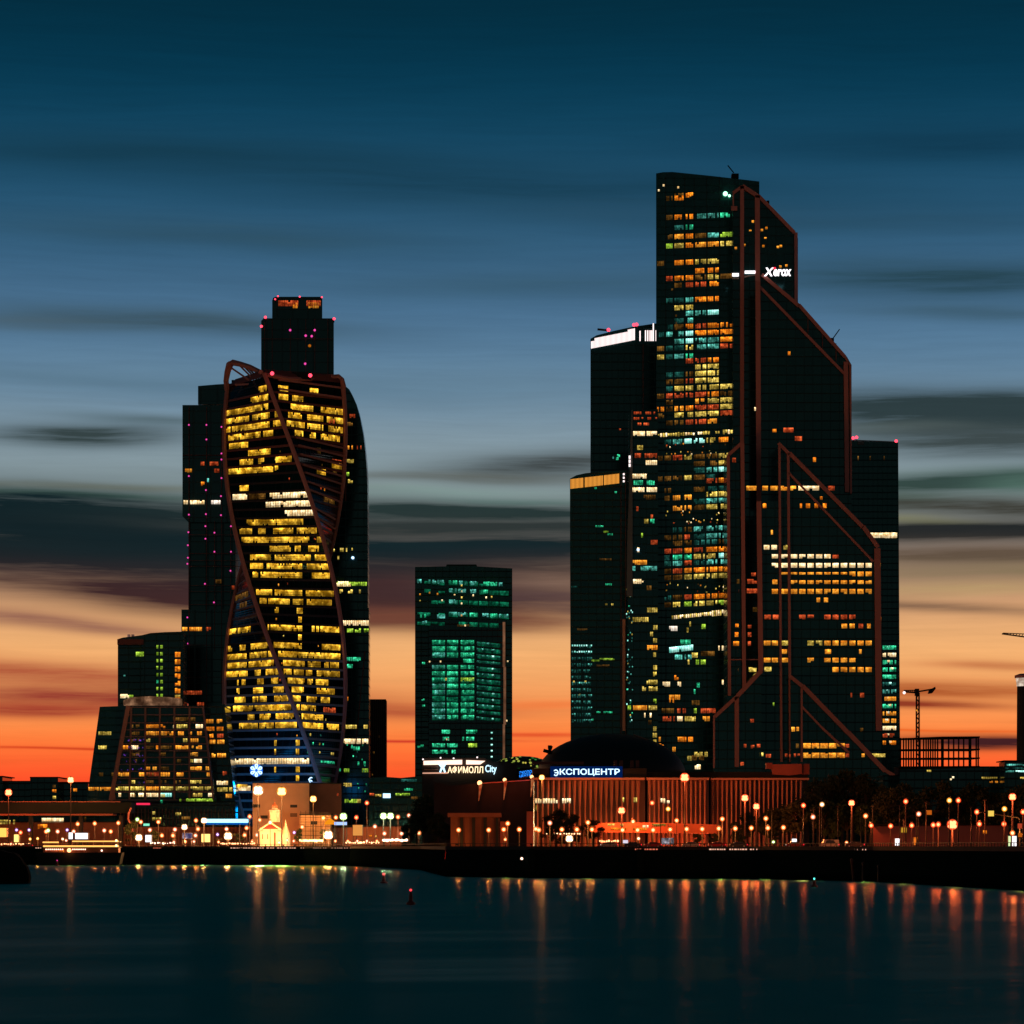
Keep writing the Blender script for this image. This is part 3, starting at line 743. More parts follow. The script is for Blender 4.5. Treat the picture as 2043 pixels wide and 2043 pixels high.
# ================================================================ green lit tower
DG = 1820.0
root = thing('green_lit_tower', 'broad dark tower with green lit storeys standing apart in the middle', 'skyscraper', (X(925, DG), DG, GZ))
part(MB().prism([(828, 1131), (890, 1130), (891, 1126), (950, 1126), (952, 1130), (1022, 1134), (1022, 1690), (828, 1690)], DG+6, 40), 'glass_body', CW_GREEN, root)
part(MB().prism([(856, 1240), (958, 1236), (1004, 1240), (1004, 1515), (856, 1515)], DG+2, 6), 'inner_block', curtain('glass_inner', (.004, .012, .010), (.055, .030, .018), 3.5, 3.0, .22), root)
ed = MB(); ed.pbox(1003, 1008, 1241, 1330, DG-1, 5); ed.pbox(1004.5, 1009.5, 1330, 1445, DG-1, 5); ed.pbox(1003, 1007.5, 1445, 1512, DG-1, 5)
part(ed, 'edge_fin', glow('fin_painted_glow', (.30, .12, .06), (.62, .28, .14), .5, 1.1, .1), root)  # orange sky reflection painted as a glow; the fin is no lamp
st_ = MB()
for i in range(30):
    y = 1262+i*9.35; 
    if y < 1520: st_.pbox(829, 853, y, y+1.0, DG+5.5, .5)
part(st_, 'balcony_line', solid('olive_band', (.07, .05, .022), .7, .2, .1), root)
wn = Windows(root, DG+1.8, pane=4.0, h=7.4, gap=.12, cap=95)
wn2 = Windows(root, DG+5.8, pane=3.2, h=5.5, gap=.25, cap=0)
for y, segs in ((1162, [(832, 850), (855, 870), (873, 890), (895, 912), (916, 931), (938, 955), (960, 977), (978, 992), (995, 1015)]),
                (1178, [(896, 911), (914, 930), (938, 950), (960, 974)]), (1200, [(896, 912)]), (1225, [(896, 912), (914, 930), (937, 953), (958, 975), (978, 992), (996, 1014)]),
                (1231, [(838, 850), (872, 888)]), (1243, [(842, 852)])):
    for a, b in segs: wn.run(y + (a-900)*.04, a, b, 'N' if (a//7) % 2 else 'T', keep=.85)
for (x, y) in ((857, 1182), (882, 1198), (907, 1186), (921, 1168), (921, 1180), (921, 1192), (921, 1204), (921, 1228), (944, 1188), (981, 1191), (970, 1192), (838, 1186), (838, 1199), (873, 1185), (928, 1248)):
    wn.run(y, x-1.6, x+1.6, random.choice('YCA'), h=3.6)
wn.run(1248, 912, 945, 'D', h=4)
for y_ in (1163, 1179, 1201, 1226, 1244): wn.run(y_, 894, 1016, 'n', h=8.5, pane=20, tilt=.04, keep=.85); wn.run(y_-1, 832, 888, 'n', h=7, pane=14, tilt=.04, keep=.6)
row = 1281.0; i = 0
while row < 1436:
    if i != 3:
        for a, b in ((861, 889), (890, 915), (918, 948)): wn.run(row+1.2, a, b, 'n', h=10.2, pane=b-a)  # dim strips put in for the green glow reflected on the glass
    wn.run(row+3, 949, 1001, 'n', h=8, tilt=.09, pane=52)
    if i != 3:
        if i != 9: wn.run(row, 862, 888, 'N' if i in (0, 1, 5, 6, 9) else 'T', keep=.9)
        if i != 9: wn.run(row, 892, 914, 'N', keep=.95)
        if i != 9: wn.run(row, 919, 946, 'N' if i not in (6,) else 'L', keep=.93)
    else: wn.run(row, 924, 946, 'N')
    for x in (951, 961, 971, 981): 
        if random.random() < .85: wn.run(row+1+(x-950)*.09, x, x+random.uniform(2, 6), 'K' if x == 981 else 'T', h=3.2)
    wn.run(row+2, 951, 998, 't', h=4.5, tilt=.09, keep=.7)
    row += 12.45; i += 1
for y, segs in ((1460, [(881, 898), (930, 952)]), (1474, [(883, 896), (922, 946)]), (1487, [(862, 888), (892, 913), (934, 952, 'L')]), (1500, [(862, 913)])):
    for sgm in segs: wn.run(y, sgm[0], sgm[1], sgm[2] if len(sgm) > 2 else 'N', keep=.92)
for y in range(1462, 1516, 12): wn.run(y, 979, 983, 'K', h=3)
for (x, y) in ((845, 1323), (844, 1396), (845, 1408), (842, 1488), (836, 1490)): wn.run(y, x-3, x+3, 'N', h=4)
for (x, y) in ((1013, 1319), (1011, 1438), (857, 1320), (879, 1320)): wn.run(y, x-1.5, x+1.5, 'C', h=3.5)
wn.run(1355, 884, 892, 'Y', h=5)
for (x, y) in ((893, 1475),): wn.run(y, x-3, x+3, 'C', h=4)
wn.done()

# ================================================================ sloped office block at the left with its crown tower
DO = 1560.0
root = thing('sloped_office_block', 'office block with battered walls and a pale frame grid at the left', 'office building', (X(320, DO), DO, GZ))
part(MB().prism([(199, 1410), (256, 1408), (222, 1690), (160, 1690)], DO+10, 40), 'side_wing', CW_TEAL, root)
part(MB().prism([(254, 1408), (405, 1408), (432, 1606), (432, 1690), (218, 1690), (218, 1598)], DO, 44), 'front_body', CW_DARK, root)
part(MB().prism([(405, 1410), (448, 1405), (470, 1610), (470, 1690), (430, 1690), (430, 1606)], DO+14, 34), 'right_wing', curtain('glass_wing', (.004, .008, .008), (.035, .022, .016), 3.6, 3.0, .2), root)
GRID = solid('frame_pink', (.26, .13, .11), .7, .15, .2)
fl = MB(); fl.bar(P(256, 1408, DO-.6), P(221, 1597, DO-.6), 2.0, 1.0)
fl.poly([P(219, 1596, DO-.7), P(231, 1596, DO-.7), P(226.5, 1570, DO-.7), P(222.5, 1570, DO-.7)])
part(fl, 'corner_frame', solid('frame_pale', (.42, .20, .15), .7, .15, .2), root)
for i in range(1, 7):
    u = i/7.0; fr = MB()
    a = 256+(405-256)*(i*.172 if i < 6 else .93); b = 226+(428-226)*((i)/7.0+.02)
    xs = {1: (262, 258), 2: (290, 290), 3: (319, 318.5), 4: (348, 348), 5: (378, 378), 6: (405, 426)}[i]
    fr.bar(P(xs[0], 1410, DO-.5), P(xs[1], 1596, DO-.5), .85, .8); part(fr, 'frame_mullion', GRID, root)
for y in (1411, 1426, 1442, 1456, 1470, 1484, 1498, 1511, 1525, 1539, 1553, 1566, 1580, 1596):
    u = (y-1408)/190.0; part(MB().pbox(256-35*u, 406+22*u, y-.9, y+.9, DO-.4, .7), 'frame_floor_line', GRID, root)
wn = Windows(root, DO, pane=4.4, h=7.5, cap=60)
wn.rows([(1435, 'D', (345, 390)), (1449, 'O', (292, 304), (306, 330), (345, 350, 'C'), (352, 374, 'Y'), (390, 405, 'C')), (1463, 'A', (291, 319), (321, 346), (355, 367), (393, 403)), (1477, 'Y', (365, 374), (380, 396, 'A')),
         (1491, 'A', (245, 256), (260, 276, 'C'), (311, 316, 'O'), (350, 376), (395, 403)), (1505, 'A', (383, 395)), (1518, 'C', (387, 403)), (1533, 'A', (392, 403), (410, 419)),
         (1545, 'A', (236, 258), (277, 288), (291, 318, 'R'), (320, 339), (352, 366), (412, 421)), (1573, 'Y', (231, 257), (260, 288), (291, 317, 'A'), (320, 346), (350, 376), (380, 406), (408, 426)),
         (1586, 'C', (236, 242), (260, 268), (276, 287), (290, 316), (320, 343, 'K'), (385, 404, 'Y'), (415, 427)), (1597, 'L', (372, 400), (403, 425))])
for y_ in (1449, 1463, 1477, 1491, 1505, 1518, 1533, 1545, 1560, 1587):
    for a_ in range(262, 400, 29): wn.run(y_, a_, a_+random.uniform(8, 24), random.choice('DDYDA'), h=6.5, keep=.8) if random.random() < .55 else None
for _ in range(46): wn.run(random.choice((1477, 1491, 1507, 1518, 1535, 1560)) + random.uniform(-2, 2), *(lambda a: (a, a+2.2))(random.uniform(238, 288)), 'U', h=2.6)
wn.done()
wn = Windows(root, DO+9.8, pane=4.4, h=7, cap=30); wn.rows([(1463, 'Y', (196, 222)), (1491, 'Y', (196, 213)), (1545, 'D', (197, 206), (222, 236)), (1574, 'A', (176, 197), (199, 224))]); wn.done()
wn = Windows(root, DO+13.8, pane=5, h=8, cap=30)
wn.rows([(1439, 'A', (411, 426), (432, 444)), (1454, 'O', (412, 428), (432, 446)), (1468, 'O', (418, 426), (433, 446, 'R')), (1480, 'A', (418, 430), (433, 448)), (1507, 'A', (422, 430), (433, 451)), (1543, 'R', (444, 453)),
         (1562, 'C', (432, 455)), (1575, 'Y', (433, 455), (457, 464)), (1588, 'A', (450, 463))]); wn.done()

DC = 1640.0
root = thing('curved_crown_tower', 'dark slab with a curved roof and green lit window column behind the sloped office', 'office tower', (X(300, DC), DC, GZ))
part(MB().prism([(235, 1275), (284, 1275), (284, 1690), (235, 1690)], DC+3, 36), 'left_block', curtain('glass_olive', (.004, .010, .009), (.016, .020, .012), 3.5, 6, .2), root)
part(MB().prism([(235, 1275), (245, 1272), (284, 1267), (300, 1263), (330, 1261), (366, 1260), (366, 1690), (284, 1690), (284, 1275)], DC, 40), 'curved_block', curtain('glass_olive', (0, 0, 0), (0, 0, 0)), root)
part(MB().pbox(234, 286, 1275, 1286, DC-1, 3), 'parapet', BRONZE2, root)
part(MB().prism([(246, 1397), (262, 1391), (300, 1389), (340, 1391), (362, 1394), (362, 1407), (246, 1407)], DC-4, 6), 'terrace_screen', glow('terrace_lit', (.30, .12, .06), (.75, .38, .2), .2, 1.0, .2), root)
rl = MB(); 
for px in (254, 262): rl.pbox(px, px+5, 1264+abs(px-258)*.4, 1272, DC+8, 3)
part(rl, 'roof_hut', glow('roof_hut_lit', (.5, .2, .15), (.9, .5, .4), .3, .9, .3), root)
wn = Windows(root, DC, pane=3.8, h=6.5, gap=.1)
for i in range(8):
    y = 1290.5+i*13.9; wn.run(y, 312, 316, 'L' if i != 5 else 'N'); wn.run(y, 319.5, 325, 'L')
for i in range(7): wn.run(1306+i*14.4, 349, 360, 'O', h=10, pane=5.5)
wn.run(1389, 349, 360, 'Y', h=5); wn.run(1305, 271, 287, 'L', h=9); wn.run(1389, 240, 258, 'C', h=8); wn.run(1389, 256, 266, 'L', h=5); wn.run(1348, 246, 250, 'T', h=3)
wn.done()
# ================================================================ twin curved towers with lit crowns
DF = 1700.0
r = simple_tower('white_crown_tower', 'tall black tower whose roof edge is a comb of white light bars', 'skyscraper', [
    ([(1178, 676), (1190, 669), (1225, 660), (1262, 652), (1310, 645), (1320, 646), (1320, BASE), (1178, BASE)], 8, 'glass_body', CW_DARK)], CW_DARK, DF, 34)
E_BARW = emit('light_bar_white', (1.0, .80, .78), 1.6)
for i in range(38):
    px = 1180+i*2.45; yb = 695-(px-1180)*.197
    if px > 1268: break
    top = yb-19 + (5 if px < 1187 else 0) - (4 if (px > 1253) else 0)
    part(MB().pbox(px-.85, px+.85, top, yb, DF+7.2, .6), 'light_bar', E_BARW, r)
for px, t, b in ((1277, 660, 680), (1288, 659, 680), (1292.5, 659, 680), (1297, 659, 680), (1300.5, 659, 680), (1303.5, 645, 680), (1309, 659, 680)):
    part(MB().pbox(px-1.1, px+1.1, t, b, DF+7.2, .6), 'light_bar', E_BARW, r)
part(MB().pbox(1282.5, 1283.5, 686, 820, DF+7.4, .6), 'facade_fin', BRONZE2, r)
aviation([(1214, 658), (1265, 648), (1270, 647.5)], DF+8, 1.1, r)
part(MB().bar(P(1192, 657, DF+12), P(1212, 659, DF+12), 1.0), 'crane_jib', DARKM, r)
wn = Windows(r, DF+8, pane=3, h=5)
wn.rows([(909, 'N', (1231, 1237)), (915, 'N', (1229, 1234)), (856, 'R', (1235, 1239)), (914, 'T', (1222, 1225))]); wn.done()

DF2 = 1640.0
r = simple_tower('amber_crown_tower', 'dark green glass tower with a band of amber light bars along its top', 'skyscraper', [
    ([(1137, 955), (1150, 948), (1168, 944), (1200, 941), (1252, 938), (1252, BASE), (1139, BASE)], 0, 'glass_body', CW_GREEN)], CW_GREEN, DF2, 34)
E_BARA = emit('light_bar_amber', (1.0, .38, .05), 1.1)
for a, b in ((1138.5, 1163), (1167, 1201), (1205, 1236)):
    px = a
    while px < b:
        yb = 975-(px-1138)*.115; 
        part(MB().pbox(px, px+1.5, yb-19, yb, DF2-.7, .6), 'light_bar', E_BARA, r); px += 2.6
for px, y in ((1244.5, 946), (1244.5, 953), (1244.5, 960)): part(MB().pbox(px-1.6, px+1.6, y-1.8, y+1.8, DF2-.7, .6), 'light_bar', E_BARW, r)
for px in (1239, 1248): part(MB().pbox(px-.5, px+.5, 950, 1470, DF2-.6, .6), 'facade_fin', BRONZE2, r)
part(MB().pbox(1242, 1247.5, 1235, 1458, DF2-1.2, 1.0), 'corner_fin', solid('fin_orange_lit', (.75, .36, .20)), r)  # orange light on the fin is put into its colour
wn = Windows(r, DF2, pane=2.6, gap=.42, h=3.6, cap=60)
for i in range(13):
    y = 1288+i*12.4
    wn.run(y, 1140, 1182, 'K' if i < 2 else 'T', keep=.75 if i < 2 else .5, pane=4.6, h=3.2); wn.run(y+1.5, 1140, 1180, 't', h=6.5, keep=.8, pane=5)
wn.rows([(1050, 'N', (1188, 1204)), (1061, 'N', (1204, 1214, 'L')), (1066, 'N', (1212, 1223)), (1166, 'N', (1207, 1221)), (1116, 'D', (1196, 1220)), (1171, 't', (1139, 1152)), (1206, 'Y', (1207, 1212), (1219, 1224)),
         (1318, 'L', (1180, 1196)), (1315, 'L', (1196, 1226)), (1328, 'D', (1190, 1216)), (1421, 'N', (1190, 1198)), (1421, 'N', (1204, 1222)), (1360, 'Y', (1143, 1147), (1166, 1170)), (1386, 'Y', (1154, 1158)), (974, 'N', (1186, 1191)), (982, 'N', (1226, 1231)),
         (1436, 'N', (1180, 1184)), (1256, 'D', (1151, 1172))])
wn.done()

DH = 1610.0
r = simple_tower('fin_edge_tower', 'narrow glass tower with a pale fin up its left edge and orange lit bands', 'skyscraper', [
    ([(1254, 822), (1313, 816), (1313, BASE), (1250, BASE)], 0, 'glass_body', CW_DARK)], CW_DARK, DH, 26)
fn = MB(); fn.prism([(1260, 818), (1262, 818), (1262, 955), (1262, 1190), (1250, 1190), (1252, 1060), (1256, 955)], DH-1.5, 1.0)
part(fn, 'edge_fin', solid('pale_fin', (.12, .135, .13), .4, .2, .1), r)
wn = Windows(r, DH, pane=4.0, h=9, cap=95)
for y in (824, 835, 846): wn.run(y, 1264, 1311, 'R', keep=.55, h=5)
wn.rows([(865, 'C', (1263, 1287), (1290, 1311)), (893, 'Y', (1271, 1283)), (909, 'R', (1266, 1279), (1286, 1311)), (923, 'C', (1288, 1311)), (950, 'C', (1257, 1290)), (963, 'N', (1264, 1283), (1290, 1306)),
         (977, 'C', (1260, 1286), (1290, 1311)), (992, 'D', (1284, 1308)), (1015, 'R', (1269, 1274)), (1031, 'R', (1298, 1303)), (1040, 'Y', (1285, 1294), (1297, 1306, 'N')), (1068, 'L', (1279, 1283)), (1082, 'R', (1298, 1312)),
         (1097, 'C', (1271, 1276)), (1100, 'Y', (1252, 1259)), (1122, 'A', (1258, 1291)), (1134, 'T', (1257, 1268), (1278, 1311)), (1160, 'C', (1263, 1280)), (1163, 'L', (1256, 1262)), (1173, 'D', (1290, 1300)),
         (1217, 'Y', (1291, 1312)), (1236, 'Y', (1262, 1294)), (1252, 'Y', (1303, 1312)), (1265, 'Y', (1297, 1303)), (1278, 'Y', (1303, 1311)), (1292, 'A', (1291, 1312)), (1306, 'Y', (1303, 1309)),
         (1332, 'Y', (1303, 1311)), (1345, 'Y', (1303, 1310)), (1361, 'Y', (1290, 1312)), (1374, 'Y', (1281, 1289), (1294, 1312)), (1399, 'L', (1303, 1310)), (1412, 'A', (1263, 1291), (1294, 1311, 'Y'), (1252, 1259, 'L')),
         (1441, 'D', (1293, 1300)), (1454, 'Y', (1303, 1310)), (1467, 'Y', (1302, 1311)), (1480, 'Y', (1303, 1310)), (1427, 'C', (1285, 1288), (1296, 1300))])
for y in (865, 923, 950, 977, 1160): wn.run(y, 1268, 1284 if y != 923 else 1283, 'C', h=4) if y != 923 else None
for _ in range(60): wn.run(random.uniform(1165, 1440), *(lambda a: (a, a+2.2))(random.uniform(1249, 1261)), random.choice('TTTKNYt'), h=3)
for y in (912, 920, 928): part(MB().pbox(1254.5, 1258, y-3, y+3, DH-2.2, .6), 'edge_lamp', E_BARW, r)
wn.done()
dots(r, [(1273, 1097)], DH-1, .7, E_BLUEW, 'facade_lamp')

DV = 1620.0
r = simple_tower('highest_glass_tower', 'highest tower, glass with a slanting roof and mixed orange, green and yellow windows', 'skyscraper', [
    ([(1309, 346), (1322, 343.5), (1342, 343), (1420, 351), (1515, 362), (1515, BASE), (1309, BASE)], 0, 'glass_body', CW_TEAL)], CW_TEAL, DV, 42)
bay = [(1311, 1325), (1329, 1342), (1345.5, 1364), (1368, 1383), (1387, 1409), (1412, 1434), (1437, 1460)]
ROWS = """388:-:2D3O;393:-:1D2O
431::1D2O3O4T5T6N;452::2t3N
470::1D2A3O4D5T6L;488::1L2Y3O4A5A6Y
522::0D2O3O4Y5Y;540::4O5O;553::1R2O3O4D5Y6D;567::2D3R4R5O
597::1t2t3T4O5O;612::2Y3Y;624::3T4T5K;638::2t3T
650::1t2D3O4R5O6O;664::0t1T2T3K4O5O6O;679::2T3K4T5T6O;692::0D1t2t3Y4T5T6R
709::0Y1t2T3N;719::3R4R5O;732::4Y5Y;745::1t2t3D4Y5Y;759::1D2D3R4Y5Y;773::1t2Y3Y4Y5Y6Y
787::0D1R2R3R4R5O6D;800::1D4A5Y6Y;813::0O1D2A3O4R5R6Y;826::0D2Y3Y4Y5Y6R;841::1D2D3R4R5A
879::1t2T3K4K5Y6O;911::0D1D2R3Y4D5D6Y;925::4D5D6Y;938::4t5T6K;952::0D1D2D3Y4D5t;960::5R6O
976::1D4D5t6t;987::5Y6Y;991::1D2A3A;1000::4t5T6T;1012::2A3A4D5Y6Y
1055::2t3D4T5T6T;1070::1D2D3R4t5T6T;1082::2D3D4t5t6D;1097::1R2R3O4R5O6O;1110::1t2N3N4Y5Y6K;1122::1t2T3R4t5T6T
1137::1D2R3O4O5O6O;1150::1D2D3Y4Y5Y6Y;1190::1t2D3R4O5O6O;1204::1D2Y3L4Y5Y6L"""
wn = Windows(r, DV, pane=3.6, h=9.5, gap=.14, cap=95)
for ln in ROWS.replace('\n', ';').split(';'):
    y, _, s_ = ln.split(':'); y = float(y)
    for k in range(0, len(s_), 2):
        if not s_[k].isdigit(): continue
        b = bay[int(s_[k])]; sh = -3 if y > 860 else 0
        wn.run(y-(b[0]-1400)*.045, b[0]+sh, b[1]+sh, s_[k+1], tilt=-.045, keep=.93)
for k in range(30):     # bright, brocken band of the sky lobby
    a = 1312+k*5; 
    if random.random() < .8: wn.run(864-(a-1400)*.05, a, a+4.2, random.choice('YCY'), h=random.uniform(4, 9))
for k in range(28):
    a = 1340+k*4; wn.run(1226-(a-1400)*.1, a, a+3.4, 'C' if k % 3 else 'Y', h=7 if k < 20 else 11)
wn.rows([(1254, 'W', (1335, 1355)), (1245, 'Y', (1372, 1382)), (1250, 'L', (1399, 1408)), (1257, 'Y', (1370, 1374)), (1281, 'N', (1354, 1378)), (1311, 'T', (1335, 1380)), (1307, 'Y', (1380, 1392)), (1304, 'D', (1398, 1426)),
         (1321, 'Y', (1372, 1380), (1388, 1408, 'L')), (1293, 'C', (1433, 1450)), (1268, 'Y', (1443, 1449)), (1352, 'O', (1345, 1354)), (1365, 'C', (1322, 1337), (1348, 1359)), (1361, 'C', (1440, 1448)), (1367, 'N', (1390, 1396)), (1380, 'N', (1384, 1391)),
         (1391, 'A', (1335, 1357)), (1397, 'O', (1335, 1345)), (1418, 'D', (1320, 1345), (1351, 1372, 'R'), (1384, 1390, 'L'), (1398, 1428, 'R')), (1434, 'R', (1322, 1350), (1351, 1362, 'C'), (1366, 1388, 'Y'), (1402, 1416, 'A')),
         (1475, 'O', (1352, 1383)), (1475, 'A', (1314, 1323)), (1488, 'O', (1315, 1324)), (1505, 'Y', (1385, 1412)), (1512, 'D', (1380, 1405)), (1495, 'A', (1338, 1348)), (1402, 'D', (1380, 1396)), (1530, 'C', (1386, 1398)), (1513, 'Y', (1371, 1380))], keep=.85)
for a in range(1335, 1380, 4): wn.run(1297-(a-1335)*.12, a, a+4, 'K', h=11)
for _ in range(70):
    wn.run(random.choice((1165, 1175, 1180, 1025, 1040, 905, 890)) + random.uniform(-5, 5), *(lambda a: (a, a+random.uniform(1.5, 3)))(random.uniform(1322, 1450)), random.choice('CYADRY'), h=2.8)
for (x, y) in ((1314.5, 380), (1353, 374), (1324, 370), (1341, 578), (1349, 630), (1349, 644), (1349, 658)): wn.run(y, x-2, x+2, 'C' if y < 400 else 'D', h=4)
wn.done()
E_GSTAR = emit('green_flood', (.35, 1.0, .6), 3.0)
dots(r, [(1447, 387)], DV-1.2, 1.2, E_GSTAR, 'roof_floodlight'); dots(r, [(1455, 391)], DV-1.2, .7, E_GSTAR, 'roof_floodlight')
mb = MB(); mb.bar(P(1452, 330, DV+10), P(1464, 345, DV+10), .5); mb.pbox(1460, 1474, 346, 355, DV+8, 6)
part(mb, 'maintenance_crane', ROOFM, r)
mb = MB()
for px in (1328, 1345, 1366, 1385, 1410, 1436): mb.pbox(px-.35, px+.35, 352, 1540, DV-.3, .4)
part(mb, 'facade_mullion_row', DARKM, r)

# ================================================================ bronze framed stepped tower
def merc_d(px, py):
    if px < 1519 and py > 1430-(px-1425)*.98 and py > 1338: return 1550.0
    if px > 1577 and py > 1350+(px-1577)*1.02: return 1550.0
    if px < 1480 and py > 905: return 1560.0
    if px >= 1552 and py > 885+(px-1552): return 1558.0
    if px >= 1519 and py > 1000: return 1558.0
    if px > 1513 and py > 548+(px-1517)*.98: return 1580.0
    return 1600.0
root = thing('bronze_framed_tower', 'huge stepped dark glass tower outlined by reddish bronze beams at the right', 'skyscraper', (X(1610, 1560), 1560, GZ))
for nm, poly, D, dep in (('top_block', [(1462, 384), (1481, 371), (1515, 390), (1587, 463), (1592, 476), (1592, 700), (1592, BASE), (1462, BASE)], 1600, 40),
                         ('middle_block', [(1517, 548), (1593, 606), (1690, 712), (1699, 728), (1699, BASE), (1515, BASE)], 1580, 40),
                         ('lower_block', [(1552, 885), (1720, 1048), (1757, 1108), (1760, BASE), (1519, BASE), (1519, 1000), (1552, 1000)], 1558, 40),
                         ('left_block', [(1451, 908), (1481, 883), (1481, BASE), (1451, BASE)], 1560, 34),
                         ('base_block', [(1425, 1430), (1519, 1338), (1519, BASE), (1425, BASE)], 1550, 30),
                         ('base_block', [(1577, 1350), (1762, 1537), (1778, 1552), (1778, BASE), (1577, BASE)], 1550, 30)):
    part(MB().prism(poly, D, dep), nm, CW_MERC, root)
FB = [  # frame beams: points, width in photo px, distance
 ([(1480.5, 371), (1480.5, 884)], 7.5, 1599), ([(1481, 884), (1485, 1390)], 7.5, 1557), ([(1511, 390), (1511.5, 560)], 9.5, 1599), ([(1512, 560), (1514, 1000)], 9.5, 1578), ([(1514, 1000), (1518, 1340)], 9.5, 1556.5),
 ([(1463, 385), (1481, 372)], 6, 1599), ([(1481, 371), (1513, 392)], 8, 1599), ([(1513, 390), (1585, 464)], 6.5, 1599), ([(1588, 464), (1588.5, 607)], 6.5, 1599), ([(1520, 548), (1594, 610)], 7, 1579), ([(1594, 608), (1686, 712)], 6.5, 1579),
 ([(1516, 572), (1684, 745)], 5, 1579), ([(1686, 712), (1697, 730)], 4, 1579), ([(1687.5, 722), (1690, 982)], 8.5, 1578.6), ([(1696.5, 730), (1698, 985)], 3.5, 1578.6), ([(1463, 386), (1463, 420)], 2.5, 1599.4),
 ([(1553, 884), (1575, 906)], 6, 1557), ([(1575, 904), (1722, 1052)], 7.5, 1557), ([(1722, 1050), (1752, 1092)], 8, 1557), ([(1574, 944), (1742, 1120)], 4, 1557), ([(1555, 890), (1559, 1520)], 4.5, 1557), ([(1572.5, 905), (1577, 1520)], 5, 1557),
 ([(1750.5, 1094), (1753.5, 1458)], 12, 1556.6), ([(1453, 908), (1481, 883)], 6.5, 1559), ([(1453, 908), (1455.5, 1388)], 6, 1559), ([(1519, 1338), (1472, 1388)], 8.5, 1549), ([(1472, 1388), (1426, 1430)], 7, 1549),
 ([(1424.5, 1428), (1424.5, 1532)], 3.5, 1549), ([(1470, 1390), (1470, 1530)], 8.5, 1549), ([(1577, 1350), (1602, 1370)], 7, 1549), ([(1602, 1369), (1692, 1462)], 8.5, 1549), ([(1692, 1461), (1766, 1538)], 9, 1549), ([(1766, 1537), (1784, 1548)], 7, 1549),
 ([(1599.5, 1372), (1599.5, 1520)], 3.5, 1549.4), ([(1600, 1410), (1640, 1452)], 4, 1549.3), ([(1640, 1452), (1694, 1502)], 4.5, 1549.3), ([(1456, 1316), (1518, 1316)], 2.0, 1558.4)]
for pts, w_, D in FB:
    mb = MB(); ww = SZ(w_, D)
    mb.bar(P(*pts[0], D), P(*pts[1], D), ww, .8)
    part(mb, 'frame_beam', BRONZE, root)
sb = MB(); sb.pbox(1459, 1471, 411, 420, 1598.6, .6); part(sb, 'balcony_panel', BRONZE, root)
for (a, b) in ((1612, 690), (1641, 718), (1668, 745)): part(MB().bar(P(a, b-60, 1579.4), P(a, b-24, 1579.4), .35), 'thin_strut', BRONZE2, root)
mb = MB(); mb.bar(P(1657, 682, 1590), P(1675, 657, 1590), .5); mb.pbox(1652, 1664, 674, 686, 1588, 4); mb.pbox(1530, 1535, 400, 412, 1600, 3)
part(mb, 'maintenance_crane', ROOFM, root)
wn = Windows(root, 1558, lambda px, py, off: (lambda D: Vector((X(px, D), D-off, Z(py, D))))(merc_d(px, py)), pane=15, h=9, gap=.0, cap=95)
BP = [(1558, 1572), (1578, 1590.5), (1594.5, 1607), (1611, 1623.5), (1628, 1640.5), (1644.5, 1657), (1661, 1673), (1677.5, 1690), (1694.5, 1706.5), (1711, 1723), (1727, 1739)]
LP_ = [(1524, 1537), (1540, 1552)]
def bays(y, idx, col, h=9, left=()):
    for i in idx: wn.run(y, BP[i][0], BP[i][1], col, h=h, pane=6.3)
    for i in left: wn.run(y, LP_[i][0], LP_[i][1], col, h=h, pane=6.5)
bays(1110, range(0, 6), 'C', 8, (1,)); bays(1110.5, (6,), 'R', 7)
bays(1128, range(0, 11), 'C', 9, (1,)); bays(1145, (8, 9, 10), 'A', 9); bays(1144, range(0, 8), 'A', 4.5)
bays(1161.5, range(1, 11), 'A', 7); bays(1180, range(0, 11), 'A', 9.5, (1,)); 
for y in (1110, 1128, 1180): bays(y+.5, range(2, 9), 'A', 4) if False else None
bays(1231, (2, 3, 5, 6, 7, 8), 'R', 9); bays(1283, range(5, 11), 'A', 9.5, (0, 1)); bays(1283, (0, 3, 4), 'Y', 9.5); bays(1317, (0, 3, 6, 7), 'A', 9, (0, 1)); bays(1317, (5, 8), 'A', 8); bays(1336, range(6, 11), 'A', 9.5)
